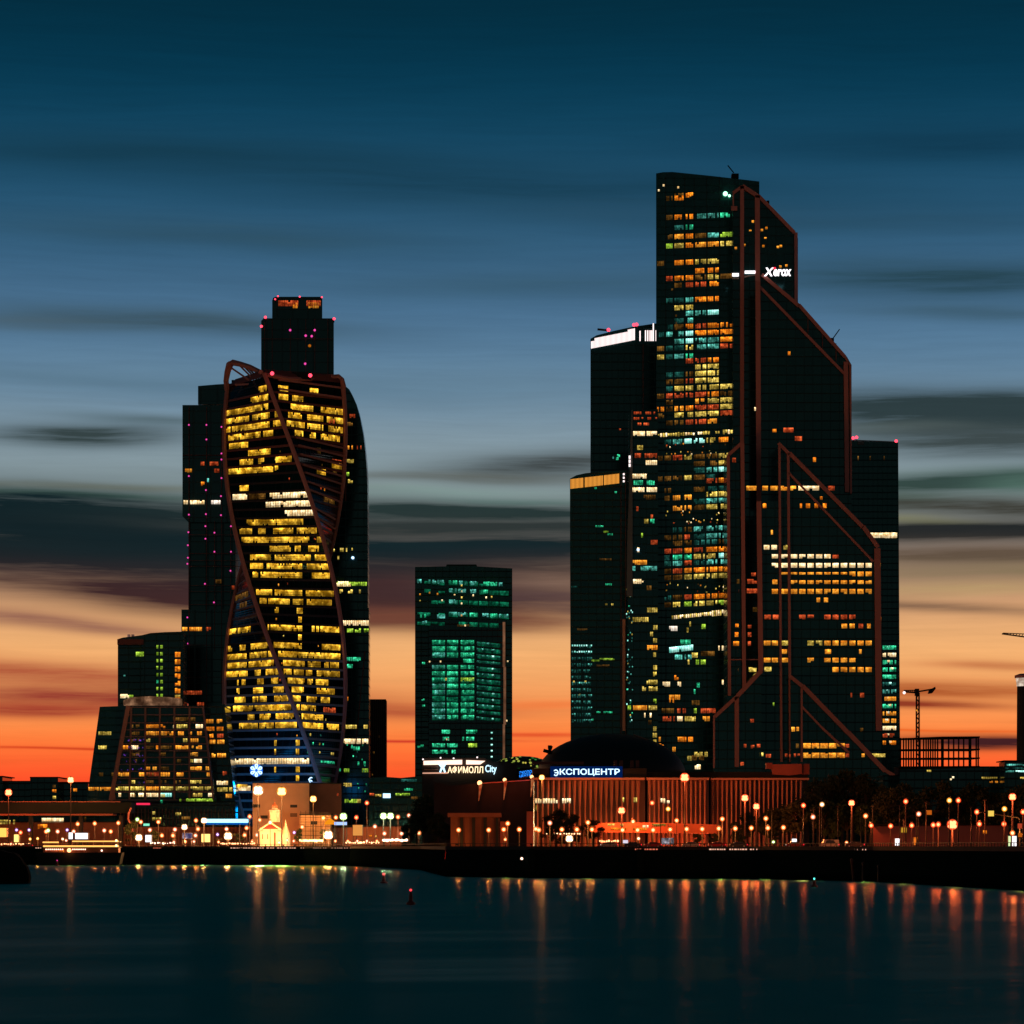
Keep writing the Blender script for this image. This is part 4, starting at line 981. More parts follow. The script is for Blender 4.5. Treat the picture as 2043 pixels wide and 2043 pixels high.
wn.rows([(1128, 'A', (1746, 1757)), (1148, 'O', (1746, 1757)), (1236, 'O', (1749, 1758)), (1161, 'A', (1541, 1551)), (1197, 'A', (1629, 1636), (1644, 1652)), (1249, 'A', (1679, 1690), (1695, 1705), (1713, 1722, 'R'), (1730, 1737)),
         (1231, 'R', (1525, 1538), (1542, 1553)), (1300, 'A', (1559, 1570), (1646, 1658), (1714, 1719)), (1387, 'R', (1697, 1700), (1716, 1724)), (1062, 'A', (1538, 1542)), (1092, 'C', (1524, 1535), (1539, 1550), (1563, 1573, 'Y')),
         (1249, 'O', (1467, 1480)), (1249, 'R', (1492, 1499)), (1266, 'O', (1466, 1480)), (1266, 'R', (1492, 1499)), (1284, 'O', (1463, 1480), (1492, 1498, 'R')), (1300, 'D', (1472, 1480)), (1336, 'A', (1473, 1480), (1494, 1509, 'Y')),
         (1335, 'Y', (1525, 1539)), (1160, 'R', (1491, 1510), (1470, 1480, 'D')), (1179, 'R', (1490, 1511), (1474, 1480, 'R')), (1147, 'R', (1499, 1508)), (1216, 'D', (1502, 1511)),
         (974, 'A', (1489, 1509), (1521, 1532), (1537, 1551), (1557, 1571), (1577, 1588), (1593, 1608, 'C'), (1608, 1634, 'C')), (974, 'R', (1652, 1665)), (1009, 'O', (1522, 1529), (1596, 1600), (1608, 1616), (1625, 1632), (1642, 1649)), (995, 'O', (1636, 1641)),
         (858, 'O', (1541, 1549)), (858, 'R', (1563, 1583)), (875, 'R', (1586, 1600)), (917, 'O', (1622, 1628)), (918, 'R', (1461, 1468)), (1455, 'A', (1579, 1586), (1589, 1594)), (1488, 'D', (1588, 1594))], pane=6.5)
for y in (1488, 1507):
    for a in range(0, 5): wn.run(y, 1602.5+a*17, 1617.5+a*17, 'A', h=10, pane=5.5)
    wn.run(y, 1687, 1694, 'R', h=7)
wn.rows([(1507, 'R', (1566, 1571), (1574, 1578), (1584, 1588), (1591, 1596)), (1507, 'A', (1719, 1725)), (1507, 'Y', (1740, 1766)), (1488, 'R', (1484, 1489), (1510, 1517)), (1490, 'R', (1498, 1505)), (1505, 'Y', (1515, 1523)), (1508, 'R', (1528, 1538)),
         (1524, 'R', (1477, 1484)), (1438, 'R', (1497, 1504)), (1456, 'D', (1716, 1722)), (1405, 'L', (1542, 1545)), (705, 'O', (1572, 1577)), (816, 'C', (1505, 1508))], pane=4, h=7)
for (x, y) in ((1529, 455), (1520, 459), (1527, 474), (1485, 489), (1523, 491), (1552, 493), (1558, 491), (1468, 495), (1497, 461), (1502, 442), (1557, 532), (1569, 530)): wn.run(y, x-2.3, x+2.3, 'A', h=4.6)
wn.done()
# white roof sign and light panels
def text(s, px, py, D, hpx, m, root, name, wpx=None, ext=.25, shear=0.0, bold=0.02, roty=0.0):
    cu = bpy.data.curves.new(name, 'FONT'); cu.body = s; cu.size = 1.0; cu.extrude = .06; cu.shear = shear; cu.offset = bold; cu.align_x = 'LEFT'; cu.resolution_u = 3
    tmp = bpy.data.objects.new(name, cu); COL.objects.link(tmp)
    dg = bpy.context.evaluated_depsgraph_get(); me = bpy.data.meshes.new_from_object(tmp.evaluated_get(dg))
    bpy.data.objects.remove(tmp)
    vs = [v.co for v in me.vertices]
    x0 = min(v.x for v in vs); x1 = max(v.x for v in vs); y0 = min(v.y for v in vs); y1 = max(v.y for v in vs)
    sy_ = SZ(hpx, D)/(y1-y0); sx_ = SZ(wpx, D)/(x1-x0) if wpx else sy_
    c = P(px, py, D)
    for v in me.vertices:
        a, b, d = (v.co.x-x0)*sx_, (v.co.y-y0)*sy_, v.co.z
        v.co = (c.x+a, c.y-d*ext*10, c.z+b+a*math.tan(roty))
    me.materials.clear(); me.materials.append(m)
    o = bpy.data.objects.new(name, me); COL.objects.link(o); o.parent = root
    o.location = tuple(-v for v in root.location) if root.type == 'EMPTY' else (0, 0, 0)
    return o
E_SIGNW = emit('sign_white', (1.0, .93, .97), 2.0)
text('X', 1524, 551, 1577.5, 17, E_SIGNW, root, 'sign_letter', 20, shear=.2, bold=.03)
text('erox', 1543, 551, 1577.5, 14, E_SIGNW, root, 'sign_letters', 36, shear=.15, bold=.03)
part(MB().pbox(1542, 1548, 533, 537, 1577.4, .5), 'sign_accent', emit('sign_red', (1, .02, .06), 1.2), root)
mb = MB(); mb.pbox(1461, 1474, 545, 551, 1598.4, .6); mb.pbox(1486, 1507, 540, 545.5, 1598.4, .6)
part(mb, 'light_panel', E_SIGNW, root)
mb = MB(); mb.pbox(1461, 1474, 553, 556.5, 1598.4, .6); mb.prism([(1485, 554), (1485, 550), (1507, 547), (1507, 549)], 1598.4, .6)
part(mb, 'dim_light_panel', solid('pale_panel', (.5, .5, .5)), root)

# ================================================================ tower at the far right
DR = 1750.0
r = simple_tower('slab_tower', 'dark slab tower with a green lit lower corner at the far right of the group', 'skyscraper', [
    ([(1694, 879), (1792, 883), (1794, 1200), (1797, BASE), (1694, BASE)], 0, 'glass_body', CW_TEAL)], CW_TEAL, DR, 36)
mb = MB(); mb.bar(P(1700, 878, DR+1), P(1790, 882, DR+1), .5); mb.pbox(1711, 1724, 880, 887, DR-.6, .6)
part(mb, 'roof_rail', solid('pale_fin', (.12, .135, .13)), r)
aviation([(1702, 874), (1709, 872.5), (1788, 880)], DR+.5, 1.0, r)
wn = Windows(r, DR, pane=3.4, h=10)
wn.run(1068, 1732, 1790, 'C', h=10); wn.run(1068, 1765, 1788, 'C', h=11, pane=6)
for (x, y) in ((1712, 914), (1736, 914), (1764, 914)): wn.run(y, x-1.2, x+1.2, 'D', h=8)
cols_ = 'NCNNNtTANAACRO'
for i, c in enumerate(cols_):
    y = 1292+i*14.6; wn.run(y, 1761, 1788, c, keep=.85, h=8); 
    wn.run(y-2, *((lambda a: (a, a+6))(random.uniform(1764, 1780))), random.choice('KCK') if i < 12 else 'C', h=4)
wn.done()

# ================================================================ low skyline at the left behind the bridge
def low_building(name, label, cat, poly, D, dep, mat, rows=(), pane=4, h=6, group=None, extra=None):
    cx = sum(a for a, b in poly)/len(poly)
    root = thing(name, label, cat, (X(cx, D), D, GZ), group)
    part(MB().prism(poly, D, dep), 'wall', mat, root)
    t = min(b for a, b in poly); l = min(a for a, b in poly); rr = max(a for a, b in poly)
    if len(poly) == 4: part(MB().pbox(l-.6, rr+.6, t-1.2, t+.8, D-.6, dep+1.0), 'roof', ROOFM, root)
    if rows:
        wn = Windows(root, D, pane=pane, h=h); wn.rows(rows); wn.done()
    if extra: extra(root, D)
    return root
CW_LOW = curtain('low_wall', (.007, .007, .007), (.022, .014, .011), 3.4, 3.4, .2)
low_building('office_building', 'flat dark office building cut by the left edge of the picture', 'office building', [(-60, 1549), (5, 1549), (5, 1690), (-60, 1690)], 1700, 40, CW_LOW)
low_building('office_building', 'dark low block on the skyline with one stack of orange windows', 'office building', [(60, 1552), (116, 1551), (116, 1690), (60, 1690)], 1690, 40, CW_LOW, [(1569, 'D', (105, 111)), (1578, 'O', (104, 113)), (1591, 'Y', (105, 112))])
low_building('office_building', 'long low dark block beyond the left end of the bridge', 'office building', [(5, 1559), (60, 1559), (60, 1690), (5, 1690)], 1710, 40, CW_LOW)
low_building('office_building', 'low dark roof between the skyline block and the sloped office', 'office building', [(116, 1561), (176, 1561), (176, 1690), (116, 1690)], 1700, 40, CW_LOW, [(1576, 'O', (146, 154))])
# podium in front of the sloped office
def pod(root, D):
    mb = MB()
    for x in range(240, 468, 7): mb.pbox(x-.5, x+.5, 1614, 1650, D-.5, .5)
    part(mb, 'column_row', BRONZE2, root)
    part(MB().pbox(272, 299, 1602, 1606, D-.8, .6), 'red_light_strip', emit('strip_red', (1, .03, .1), 1.0), root)
    part(MB().pbox(286, 298, 1643, 1648.5, D-.8, .6), 'green_sign', emit('strip_green', (.25, .9, .6), 1.0), root)
low_building('podium', 'dark low podium in front of the sloped office with one red light strip', 'podium', [(236, 1606), (470, 1600), (470, 1690), (236, 1690)], 1545, 12, CW_LOW,
             [(1599, 'N', (320, 325)), (1597, 'L', (358, 362), (371, 388), (392, 424)), (1622, 'Y', (304, 311)), (1634, 'Y', (303, 322)), (1624, 'Y', (350, 361)), (1632, 'D', (362, 380))], extra=pod)
# arcade along the promenade
def arc(root, D):
    mb = MB()
    for x in range(236, 512, 6): mb.pbox(x-.7, x+.7, 1654, 1686, D-.8, .8)
    part(mb, 'pilaster_row', BRICKR, root)
low_building('arcade', 'low red brick arcade behind the promenade lamps below the sloped office', 'arcade', [(232, 1649), (512, 1649), (512, 1690), (232, 1690)], 1470, 14, BRICKR,
             [(1676, 'D', (250, 262), (300, 316), (336, 350), (430, 444)), (1666, 'D', (455, 470))], extra=arc)
low_building('low_hall', 'low red brown hall with lit shop windows seen under the bridge', 'hall', [(-60, 1640), (236, 1640), (236, 1690), (-60, 1690)], 1465, 14, BRICKR,
             [(1636.5, 'C', (83, 127)), (1640, 'Y', (-10, 21), (26, 30)), (1638, 'Y', (57, 61)), (1649, 'O', (75, 95)), (1634, 'D', (168, 172))], pane=5, h=9)
# ---- bridge
root = thing('road_bridge', 'dark covered bridge deck crossing low behind the lamps at the left', 'bridge', (X(80, 1440), 1440, GZ))
part(MB().pbox(-160, 262, 1601, 1622, 1440, 14), 'deck', solid('bridge_dark', (.006, .010, .011), .8, .2, .1, spec=.1), root)
part(MB().pbox(-160, 225, 1623.5, 1627, 1439, 15), 'edge_beam', BRONZE2, root)
part(MB().pbox(-160, 240, 1598.6, 1600.4, 1439.6, .5), 'parapet', BRONZE2, root)
for px in (-40, 60, 160, 240): part(MB().pbox(px-3, px+3, 1627, 1690, 1444, 5), 'pier', CONCD, root)
part(MB().tube([P(262, 1612, 1438), P(257, 1622, 1438), P(256, 1634, 1438), P(262, 1648, 1438), P(266, 1662, 1438)], .45, 6), 'end_arch', BRONZE, root)

# ================================================================ chapel and ochre buildings at the foot of the twisted tower
DCH = 1392.0
root = thing('chapel', 'small white floodlit chapel with gable, drum and onion dome on the embankment', 'chapel', (X(540, DCH), DCH, GZ))
part(MB().prism([(517.5, 1688), (517.5, 1656), (539.5, 1641), (561, 1656), (561, 1688)], DCH, 9), 'nave_wall', PLAST, root)
rf = MB(); rf.bar(P(515.5, 1657.5, DCH-.8), P(539.5, 1641, DCH-.8), .55, 1.2); rf.bar(P(563, 1657.5, DCH-.8), P(539.5, 1641, DCH-.8), .55, 1.2); rf.pbox(519, 559, 1654.2, 1656.6, DCH-.6, .6)
part(rf, 'gable_cornice', PLAST, root)
part(MB().prism([(521, 1654), (539.5, 1643.5), (557, 1654)], DCH-.25, .3), 'pediment', REDPT, root)
drum_ = part(MB().lathe(P(548, 1640, DCH+5), [(2.25, 0), (2.25, 4.6), (2.5, 4.8), (2.5, 5.1), (1.4, 5.6), (.7, 6.6)], 16), 'drum', PLAST, root)
part(MB().lathe(P(548, 1614, DCH+5), [(.5, 0), (1.1, .5), (1.25, 1.1), (.9, 1.8), (.25, 2.6), (.08, 3.2)], 12, ), 'onion_dome', solid('copper_dome', (.5, .16, .07), .4), drum_)
cr_ = MB(); c = P(548, 1600, DCH+5); cr_.bar(c+Vector((0, 0, -1.4)), c+Vector((0, 0, 1.6)), .14); cr_.bar(c+Vector((-.6, 0, .6)), c+Vector((.6, 0, .6)), .14); part(cr_, 'cross', solid('copper_dome', (1, 1, 1)), root)
part(MB().prism([(546.5, 1688), (546.5, 1662), (548, 1660), (549.8, 1662), (549.8, 1688)], DCH-.15, .2), 'door', solid('wood_dark', (.12, .04, .02)), root)
part(MB().lathe(P(570, 1688, DCH+2), [(2.0, 0), (2.0, 4.5), (1.7, 5.5), (.5, 9.0), (.08, 11.4)], 12), 'bell_spire', PLAST, root)
for px in (524, 534): part(MB().pbox(px-.8, px+.8, 1664, 1674, DCH-.12, .2), 'window', solid('wood_dark', (.12, .04, .02)), root)

def och(root, D):
    mb = MB()
    for y in range(1570, 1686, 7): mb.pbox(541, 617, y-.5, y+.5, D-.4, .4)
    part(mb, 'cornice_row', PLASTO, root)
    for (a, b) in ((586, 1608), (586, 1626), (527, 1630), (512, 1608)): part(MB().pbox(a-7, a+7, b-3.2, b+3.2, D-.25, .3), 'dark_window', DARKM, root)
low_building('ochre_building', 'tall ochre building lit orange behind the chapel', 'building', [(504, 1562), (617, 1562), (617, 1690), (504, 1690)], 1432, 22, PLASTO, extra=och)
low_building('brown_building', 'dark brown building right of the ochre one at the foot of the towers', 'building', [(617, 1563), (681, 1563), (681, 1690), (617, 1690)], 1440, 22, solid('brown_plaster', (.10, .05, .04), .9), [(1585, 'R', (672, 676))])
def scaf(root, D):
    mb = MB()
    for x in range(600, 660, 10): mb.bar(P(x, 1618, D-1), P(x, 1690, D-1), .18)
    for y in range(1622, 1690, 9): mb.bar(P(598, y, D-1), P(660, y, D-1), .18)
    part(mb, 'scaffold', POLE, root)
    part(MB().pbox(620, 633, 1638, 1645, D-.3, .4), 'dark_window', DARKM, root)
low_building('scaffolded_house', 'pale house under scaffolding lit orange right of the chapel', 'house', [(598, 1625), (660, 1625), (660, 1690), (598, 1690)], 1412, 14, PLASTO, extra=scaf)
low_building('low_house', 'low dim house behind the orange panel and the white lamps', 'house', [(662, 1652), (800, 1648), (800, 1690), (662, 1690)], 1420, 14, BRICKR, [(1668, 'O', (736, 742), (748, 752, 'Y')), (1677, 'A', (770, 776), (778, 806)), (1680, 'A', (602, 640))], pane=3, h=4)
def grn(root, D):
    part(MB().pbox(764, 779, 1583, 1592, D-.8, .6), 'white_sign', E_BLUEW, root)
low_building('green_edged_hall', 'low dark hall with a lime light strip left of the green tower foot', 'hall', [(736, 1552), (770, 1550), (800, 1552), (842, 1548), (842, 1690), (736, 1690)], 1520, 30, CW_GREEN,
             [(1585, 'R', (737, 747)), (1587, 'Y', (748, 761)), (1585, 'L', (789, 818)), (1575, 'N', (806, 824)), (1557, 't', (800, 832)), (1592, 'D', (820, 834))], pane=4, h=5, extra=grn)

# ================================================================ shopping centre with white bands and its glass roof
DA = 1300.0
root = thing('shopping_centre', 'low shopping centre with white light bands and a glowing name sign', 'shopping centre', (X(920, DA), DA, GZ))
part(MB().prism([(842, 1512), (968, 1512), (985, 1520), (1030, 1522), (1030, 1690), (842, 1690)], DA, 40), 'wall', solid('mall_wall', (.030, .022, .018), .6), root)
E_BAND = emit('light_band', (1.0, .66, .50), 1.9)
for poly in ([(845, 1526), (845, 1518), (922, 1516), (922, 1525)], [(930, 1525), (930, 1516.5), (968, 1518), (958, 1525)]): part(MB().prism(poly, DA-1.2, 1.0), 'light_band', E_BAND, root)
part(MB().prism([(843, 1543.5), (843, 1541.5), (893, 1540.5), (893, 1543.5)], DA-1.2, 1.0), 'light_band', emit('light_band_dim', (.9, .45, .3), .9), root)
for y in (1530, 1535): part(MB().pbox(847, 874, y-1, y+1, DA-1.1, .8), 'copper_band', solid('copper_band', (.5, .2, .12), .5), root)
E_WARMS = emit('sign_warm_white', (1.0, .72, .42), 2.0); E_COOLS = emit('sign_cool', (.55, .85, 1.0), 1.7)
lg = MB(); c = P(883, 1532, DA-2.5)
for a, b in (((-8, 9), (-1, 1)), ((7, 10), (1, 1)), ((-1, 2), (-5, -9)), ((1, 2), (5, -9)), ((0, 11), (0, -3))): lg.bar(c+Vector((SZ(a[0], DA), 0, SZ(a[1], DA))), c+Vector((SZ(b[0], DA), 0, SZ(b[1], DA))), .75, .5)
part(lg, 'logo_sign', E_COOLS, root)
text('АФИМОЛЛ', 893, 1543, DA-2.5, 14.5, E_WARMS, root, 'name_sign', 71, bold=.02)
text('City', 968, 1545, DA-2.5, 19, E_COOLS, root, 'name_sign', 23, bold=.02)
for (x, y) in ((844, 1515), (879, 1512), (905, 1513), (952, 1511)): part(MB().ball(P(x, y, DA-2), .35, 6), 'roof_lamp', E_BARW, root)
wn = Windows(root, DA, pane=3, h=5); wn.rows([(1588, 'Y', (878, 886)), (1609, 'Y', (867, 873), (877, 886)), (1600, 'N', (868, 872), (878, 883))]); wn.done()
gd = MB(); cx, cy = X(1042, 1320), 1330.0; zb = Z(1532, 1320); hr = SZ(62, 1320); hh = SZ(25, 1320)
for i in range(6):
    for j in range(24):
        def q(i, j):
            u = i/6*math.pi/2; v = j/24*2*math.pi
            return (cx+hr*math.cos(u)*math.cos(v), cy+hr*.5*math.cos(u)*math.sin(v), zb+hh*math.sin(u))
        gd.quad(q(i, j), q(i, j+1), q(i+1, j+1), q(i+1, j))
def dome_mat():
    m, t, o = mat_new('lit_glass_roof')
    g = t.node('ShaderNodeNewGeometry'); s = t.node('ShaderNodeSeparateXYZ'); t.link(g.outputs['Position'], s.inputs[0])
    wn_ = t.node('ShaderNodeTexVoronoi'); wn_.inputs['Scale'].default_value = .55; t.link(g.outputs['Position'], wn_.inputs['Vector'])
    k = t.m('LESS_THAN', wn_.outputs['Distance'], .33)
    n = t.noise(g.outputs['Position'], .12, 2)
    e = t.node('ShaderNodeEmission'); t.link(t.mix(t.m('MULTIPLY', t.m('SUBTRACT', n, .35), 3.0, clamp=True), (.05, .45, .06, 1), (.9, .55, .08, 1)), e.inputs[0])
    t.link(t.m('MULTIPLY', t.m('MULTIPLY', k, n), 1.6), e.inputs[1])
    p = t.node('ShaderNodeBsdfPrincipled'); p.inputs['Base Color'].default_value = (.02, .025, .015, 1); p.inputs['Roughness'].default_value = .3
    a = t.node('ShaderNodeAddShader'); t.link(e.outputs[0], a.inputs[0]); t.link(p.outputs[0], a.inputs[1]); t.link(a.outputs[0], o.inputs[0]); m.cycles.emission_sampling = 'NONE'; return m
root2 = thing('glass_roof_hall', 'low domed glass roof sparkling green and gold beside the shopping centre', 'glass hall', (cx, cy, GZ))
part(gd, 'glass_roof', dome_mat(), root2, smooth=True)
part(MB().box(cx-hr*.95, cx+hr*.9, cy-hr*.45, cy+hr*.45, GZ, zb-.05), 'wall', CONCD, root2)

# ================================================================ exhibition hall with ribbed facade, big dome behind
DX = 1060.0
root = thing('domed_hall', 'big dark dome rising behind the ribbed exhibition hall', 'dome hall', (X(1222, 1210), 1210, GZ))
dm = MB(); cx = X(1222, 1210); rr = SZ(150, 1210); zt = Z(1545, 1210); dh = SZ(84, 1210)
pr = [(rr*math.cos(i/12*math.pi/2)+.01, dh*math.sin(i/12*math.pi/2)) for i in range(13)]
dm.lathe((cx, 1225, zt), pr, 48)
part(dm, 'dome', solid('dome_dark', (.008, .014, .016), .6, .2, .05, spec=.2), root, smooth=True)
part(MB().lathe((cx, 1225, GZ), [(rr+.5, 0), (rr+.5, zt-GZ+.2)], 48), 'drum_wall', CONCD, root)
part(MB().tube([P(1264, 1466, 1201), P(1292, 1476, 1204)], .3, 5), 'dome_rail', CONC, root)
an = MB(); 
for a, b in (((1094, 1504), (1100, 1488)), ((1084, 1497), (1102, 1502))): an.bar(P(*a, 1215), P(*b, 1215), 1.3, .6)
an.pbox(1093, 1101, 1487, 1494, 1214, 1.2)
part(an, 'roof_antenna', ROOFM, root)
for px in (1228, 1240, 1261, 1272): part(MB().pbox(px-3.2, px+3.2, 1517, 1531, 1061+110, 1.5), 'vent_shaft', BRONZE2, root)

root = thing('exhibition_hall', 'long exhibition hall with tall pale vertical ribs lit red orange by lamps', 'exhibition hall', (X(1320, DX), DX, GZ))
HALLG = solid('hall_glass', (.022, .012, .012), .35, .3, .2)
part(MB().pbox(1066, 1287, 1556, 1690, DX+2.5, 40), 'left_wall', HALLG, root)
part(MB().pbox(1292, 1414, 1556, 1690, DX+2.5, 40), 'middle_wall', HALLG, root)
part(MB().pbox(1418, 1612, 1556, 1690, DX+6, 40), 'right_wall', HALLG, root)
FIN = solid('rib_concrete', (.36, .22, .17), .8, .15, .2, spec=.2)
def fins(a, b, D, pitch, nm, slim):
    x = a
    while x <= b:
        mb = MB(); wt_ = SZ(pitch*.46, D); wb = SZ(pitch*.46, D); wm = SZ(pitch*.16, D)
        c = X(x, D); z0, zm, z1 = GZ, Z(1612+random.uniform(-6, 6), D), Z(1557, D)
        for (za, wa, da), (zb_, wb_, db) in (((z0, wb, 2.4), (zm, wm, 1.2)), ((zm, wm, 1.2), (z1, wt_, 2.4))):
            n = len(mb.v)
            mb.v += [(c-wa, D+2.6, za), (c, D+2.6-da, za), (c+wa, D+2.6, za), (c-wb_, D+2.6, zb_), (c, D+2.6-db, zb_), (c+wb_, D+2.6, zb_)]
            mb.f += [(n, n+1, n+4, n+3), (n+1, n+2, n+5, n+4)]
        part(mb, nm, FIN, root); x += pitch
fins(1072, 1282, DX, 10.6, 'rib', .3); fins(1297, 1412, DX, 9.2, 'rib', .3); fins(1424, 1608, DX+3.5, 9.2, 'rib', .3)
part(MB().pbox(1063, 1286, 1551.5, 1556, DX-1.5, 44), 'roof_edge', FIN, root); part(MB().pbox(1290, 1415, 1551.5, 1556, DX-1.5, 44), 'roof_edge', FIN, root); part(MB().pbox(1418, 1614, 1552, 1556, DX+2, 40), 'roof_edge', FIN, root)
part(MB().pbox(1063, 1290, 1533, 1551, DX+1, 42), 'roof_block', ROOFM, root)
part(MB().pbox(1290, 1612, 1540, 1551, DX+3, 40), 'roof_block', ROOFM, root)
part(MB().pbox(1063, 1165, 1519.5, 1525, DX+60, 2), 'upper_cornice', BRONZE2, root)
part(MB().prism([(1541, 1545), (1541, 1525), (1600, 1524), (1600, 1544), (1575, 1547)], DX+2, 4), 'roof_box', solid('roof_box_red', (.24, .08, .06), .8), root)
part(MB().prism([(1600, 1545), (1600, 1524), (1615, 1524), (1615, 1545)], DX+2.5, 4), 'roof_box', BRONZE2, root)
part(MB().pbox(1529, 1541, 1522, 1534, DX+2, 4), 'roof_box', BRONZE2, root)
E_LET = emit('letter_white_blue', (.55, .78, 1.0), 1.9)
text('КСПОЦЕНТР', 1116.5, 1548, DX-1.0, 14.5, E_LET, root, 'name_sign', 120, bold=.02)
le = MB(); lc = P(1109, 1541.7, DX-3.5); rx_, rz_ = SZ(4.4, DX), SZ(5.6, DX)
ap = [lc + Vector((rx_*math.cos(a), 0, rz_*math.sin(a))) for a in [R(140-280*i/12) for i in range(13)]]
for p0, p1 in zip(ap, ap[1:]): le.bar(p0, p1, .36, .3)
le.bar(lc+Vector((-rx_*.55, 0, 0)), lc+Vector((rx_*.95, 0, 0)), .30, .28)
part(le, 'name_sign', E_LET, root)
part(MB().pbox(1098, 1242, 1529, 1551.2, DX+.6, .3), 'sign_backing', emit('sign_backing_blue', (.0, .02, .14), .55), root)
wn = Windows(root, DX+2.3, pane=5, h=9.5, gap=.3)
wn.rows([(1598, 'C', (1067, 1113), (1121, 1139)), (1598, 'C', (1317, 1327), (1329, 1336)), (1612, 'Y', (1068, 1072)), (1596, 'Y', (1241, 1245), (1263, 1271))]); wn.done()
for o in [c for c in root.children if c.name.startswith('lit_window')]: o.location.y -= 2.6
# small blue roof sign on its own frame
root = thing('blue_roof_sign', 'small two line blue neon sign on a dark roof left of the exhibition hall', 'neon sign', (X(1050, 1010), 1010, Z(1556, 1010)))
fr = MB(); fr.bar(P(1037, 1553, 1010), P(1061, 1549, 1010), .2); 
for x in (1039, 1049, 1059): fr.bar(P(x, 1538, 1010.2), P(x, 1556, 1010.2), .2)
part(fr, 'sign_frame', DARKM, root)
E_NEON = emit('neon_blue', (.02, .25, 1.0), 1.6)
text('ЭКСПО', 1036, 1545, 1009.6, 6, E_NEON, root, 'sign_letters', 25, roty=.12); text('ЦЕНТР', 1036, 1551.5, 1009.6, 5.6, E_NEON, root, 'sign_letters', 23, roty=.12)
def gl_(root, D):
    mb = MB(); mb.bar(P(958, 1563, D-.6), P(1062, 1556, D-.6), .3); part(mb, 'cornice', BRONZE, root)
low_building('grey_hall', 'long windowless grey hall with three red glowing wall lamps', 'hall', [(866, 1560), (900, 1568), (955, 1562), (1064, 1556), (1064, 1690), (866, 1690)], 1012, 30, CONCD, extra=gl_)
def pv(root, D):
    for x in (921, 945, 968, 992): part(MB().pbox(x-3.2, x+3.2, 1631, 1690, D-1.2, 1), 'dark_pier', DARKM, root)
    part(MB().pbox(893, 1000, 1622, 1630, D-2, 16), 'roof_slab', BRICKR, root)
low_building('red_pavilion', 'low red pavilion with dark piers, glowing orange at its left foot', 'pavilion', [(899, 1626), (996, 1626), (996, 1690), (899, 1690)], 900, 14, BRICKR, extra=pv)
def cab(root, D): part(MB().pbox(1023, 1044, 1606, 1609, D-1, 6), 'awning', REDPT, root)
low_building('kiosk_block', 'small salmon kiosk block between the pavilion and the ribbed hall', 'kiosk', [(998, 1638), (1012, 1638), (1012, 1690), (998, 1690)], 905, 8, solid('salmon', (.5, .17, .1)))
low_building('entrance_porch', 'tall orange lit porch at the left end of the exhibition hall', 'porch', [(1051, 1618), (1064, 1618), (1064, 1690), (1051, 1690)], 960, 8, solid('salmon', (.5, .17, .1)), extra=None)
low_building('glass_foyer', 'low wide yellow lit foyer at the foot of the ribbed hall', 'foyer', [(1172, 1642), (1172, 1660), (1430, 1663), (1430, 1645), (1290, 1641)], 1045, 10, solid('foyer_wall', (.30, .10, .05)),
             [(1646, 'Y', (1212, 1226), (1236, 1244), (1300, 1328)), (1654, 'O', (1218, 1250), (1262, 1290)), (1649, 'C', (1282, 1288), (1290, 1294))], pane=4, h=5)
# ================================================================ far right: building skeleton, cranes, chimney, low blocks
DK = 1620.0
root = thing('building_skeleton', 'unfinished concrete building skeleton with open storeys below the tower crane', 'building skeleton', (X(1872, DK), DK, GZ))
for (a, b, y) in ((1793, 1955, 1471), (1793, 1955, 1495.5), (1793, 1955, 1513), (1793, 1955, 1530)):
    mb = MB(); mb.prism([(a, y+(3 if y < 1480 else 1)), (a, y+(2 if y < 1480 else -1)), (1880, y-1.5), (1955, y-2), (1955, y+1)], DK, 22); part(mb, 'floor_slab', CONCD, root)
for px in [1797, 1803, 1808, 1813, 1818, 1823, 1829, 1836, 1843, 1848, 1852.5, 1857, 1861.5, 1866, 1871, 1879, 1882, 1893, 1903, 1913, 1923, 1934, 1937, 1948, 1952]:
    part(MB().pbox(px-1.2, px+1.2, 1472, 1532, DK+.6, 1.2), 'column', CONCD, root)
part(MB().pbox(1793, 1985, 1529, 1690, DK+1, 20), 'lower_storeys', ROOFM, root)
root = thing('tower_crane', 'tower crane with a short jib standing against the orange sky', 'tower crane', (X(1831, 1900), 1900, GZ))
ms = MB(); D = 1900
for dx_ in (-2.6, 2.6): ms.bar(P(1831+dx_, 1690, D), P(1831+dx_, 1382, D), .9)
for k in range(34): ms.bar(P(1828.4 if k % 2 else 1833.6, 1690-k*9, D), P(1833.6 if k % 2 else 1828.4, 1681-k*9, D), .55)
part(ms, 'mast', BRICKR, root)
jb = MB(); jb.bar(P(1803, 1380, D), P(1831, 1382, D), 1.0); jb.bar(P(1803, 1377.5, D), P(1831, 1377, D), .6); jb.bar(P(1831, 1380, D), P(1866, 1374, D), .9)
for k in range(7): jb.bar(P(1803+k*4, 1380.5, D), P(1805+k*4, 1377.5, D), .4)
part(jb, 'jib', DARKM, root)
part(MB().pbox(1826, 1834, 1374, 1388, D-1, 3), 'cab', DARKM, root)
part(MB().prism([(1852, 1384), (1854, 1377), (1866, 1370), (1867, 1374), (1860, 1383)], D-1, 3), 'counterweight', DARKM, root)
part(MB().ball(P(1804, 1382, D-1), .9, 8), 'jib_lamp', E_BARW, root); part(MB().ball(P(1829, 1417, D-2), .6, 8), 'mast_lamp', G_AMB, root)
root = thing('tower_crane', 'tower crane beyond the right edge with only the tip of its jib in view', 'tower crane', (X(2064, 1700), 1700, GZ))
ms = MB(); D = 1700
for dx_ in (-3, 3): ms.bar(P(2064+dx_, 1690, D), P(2064+dx_, 1262, D), .9)
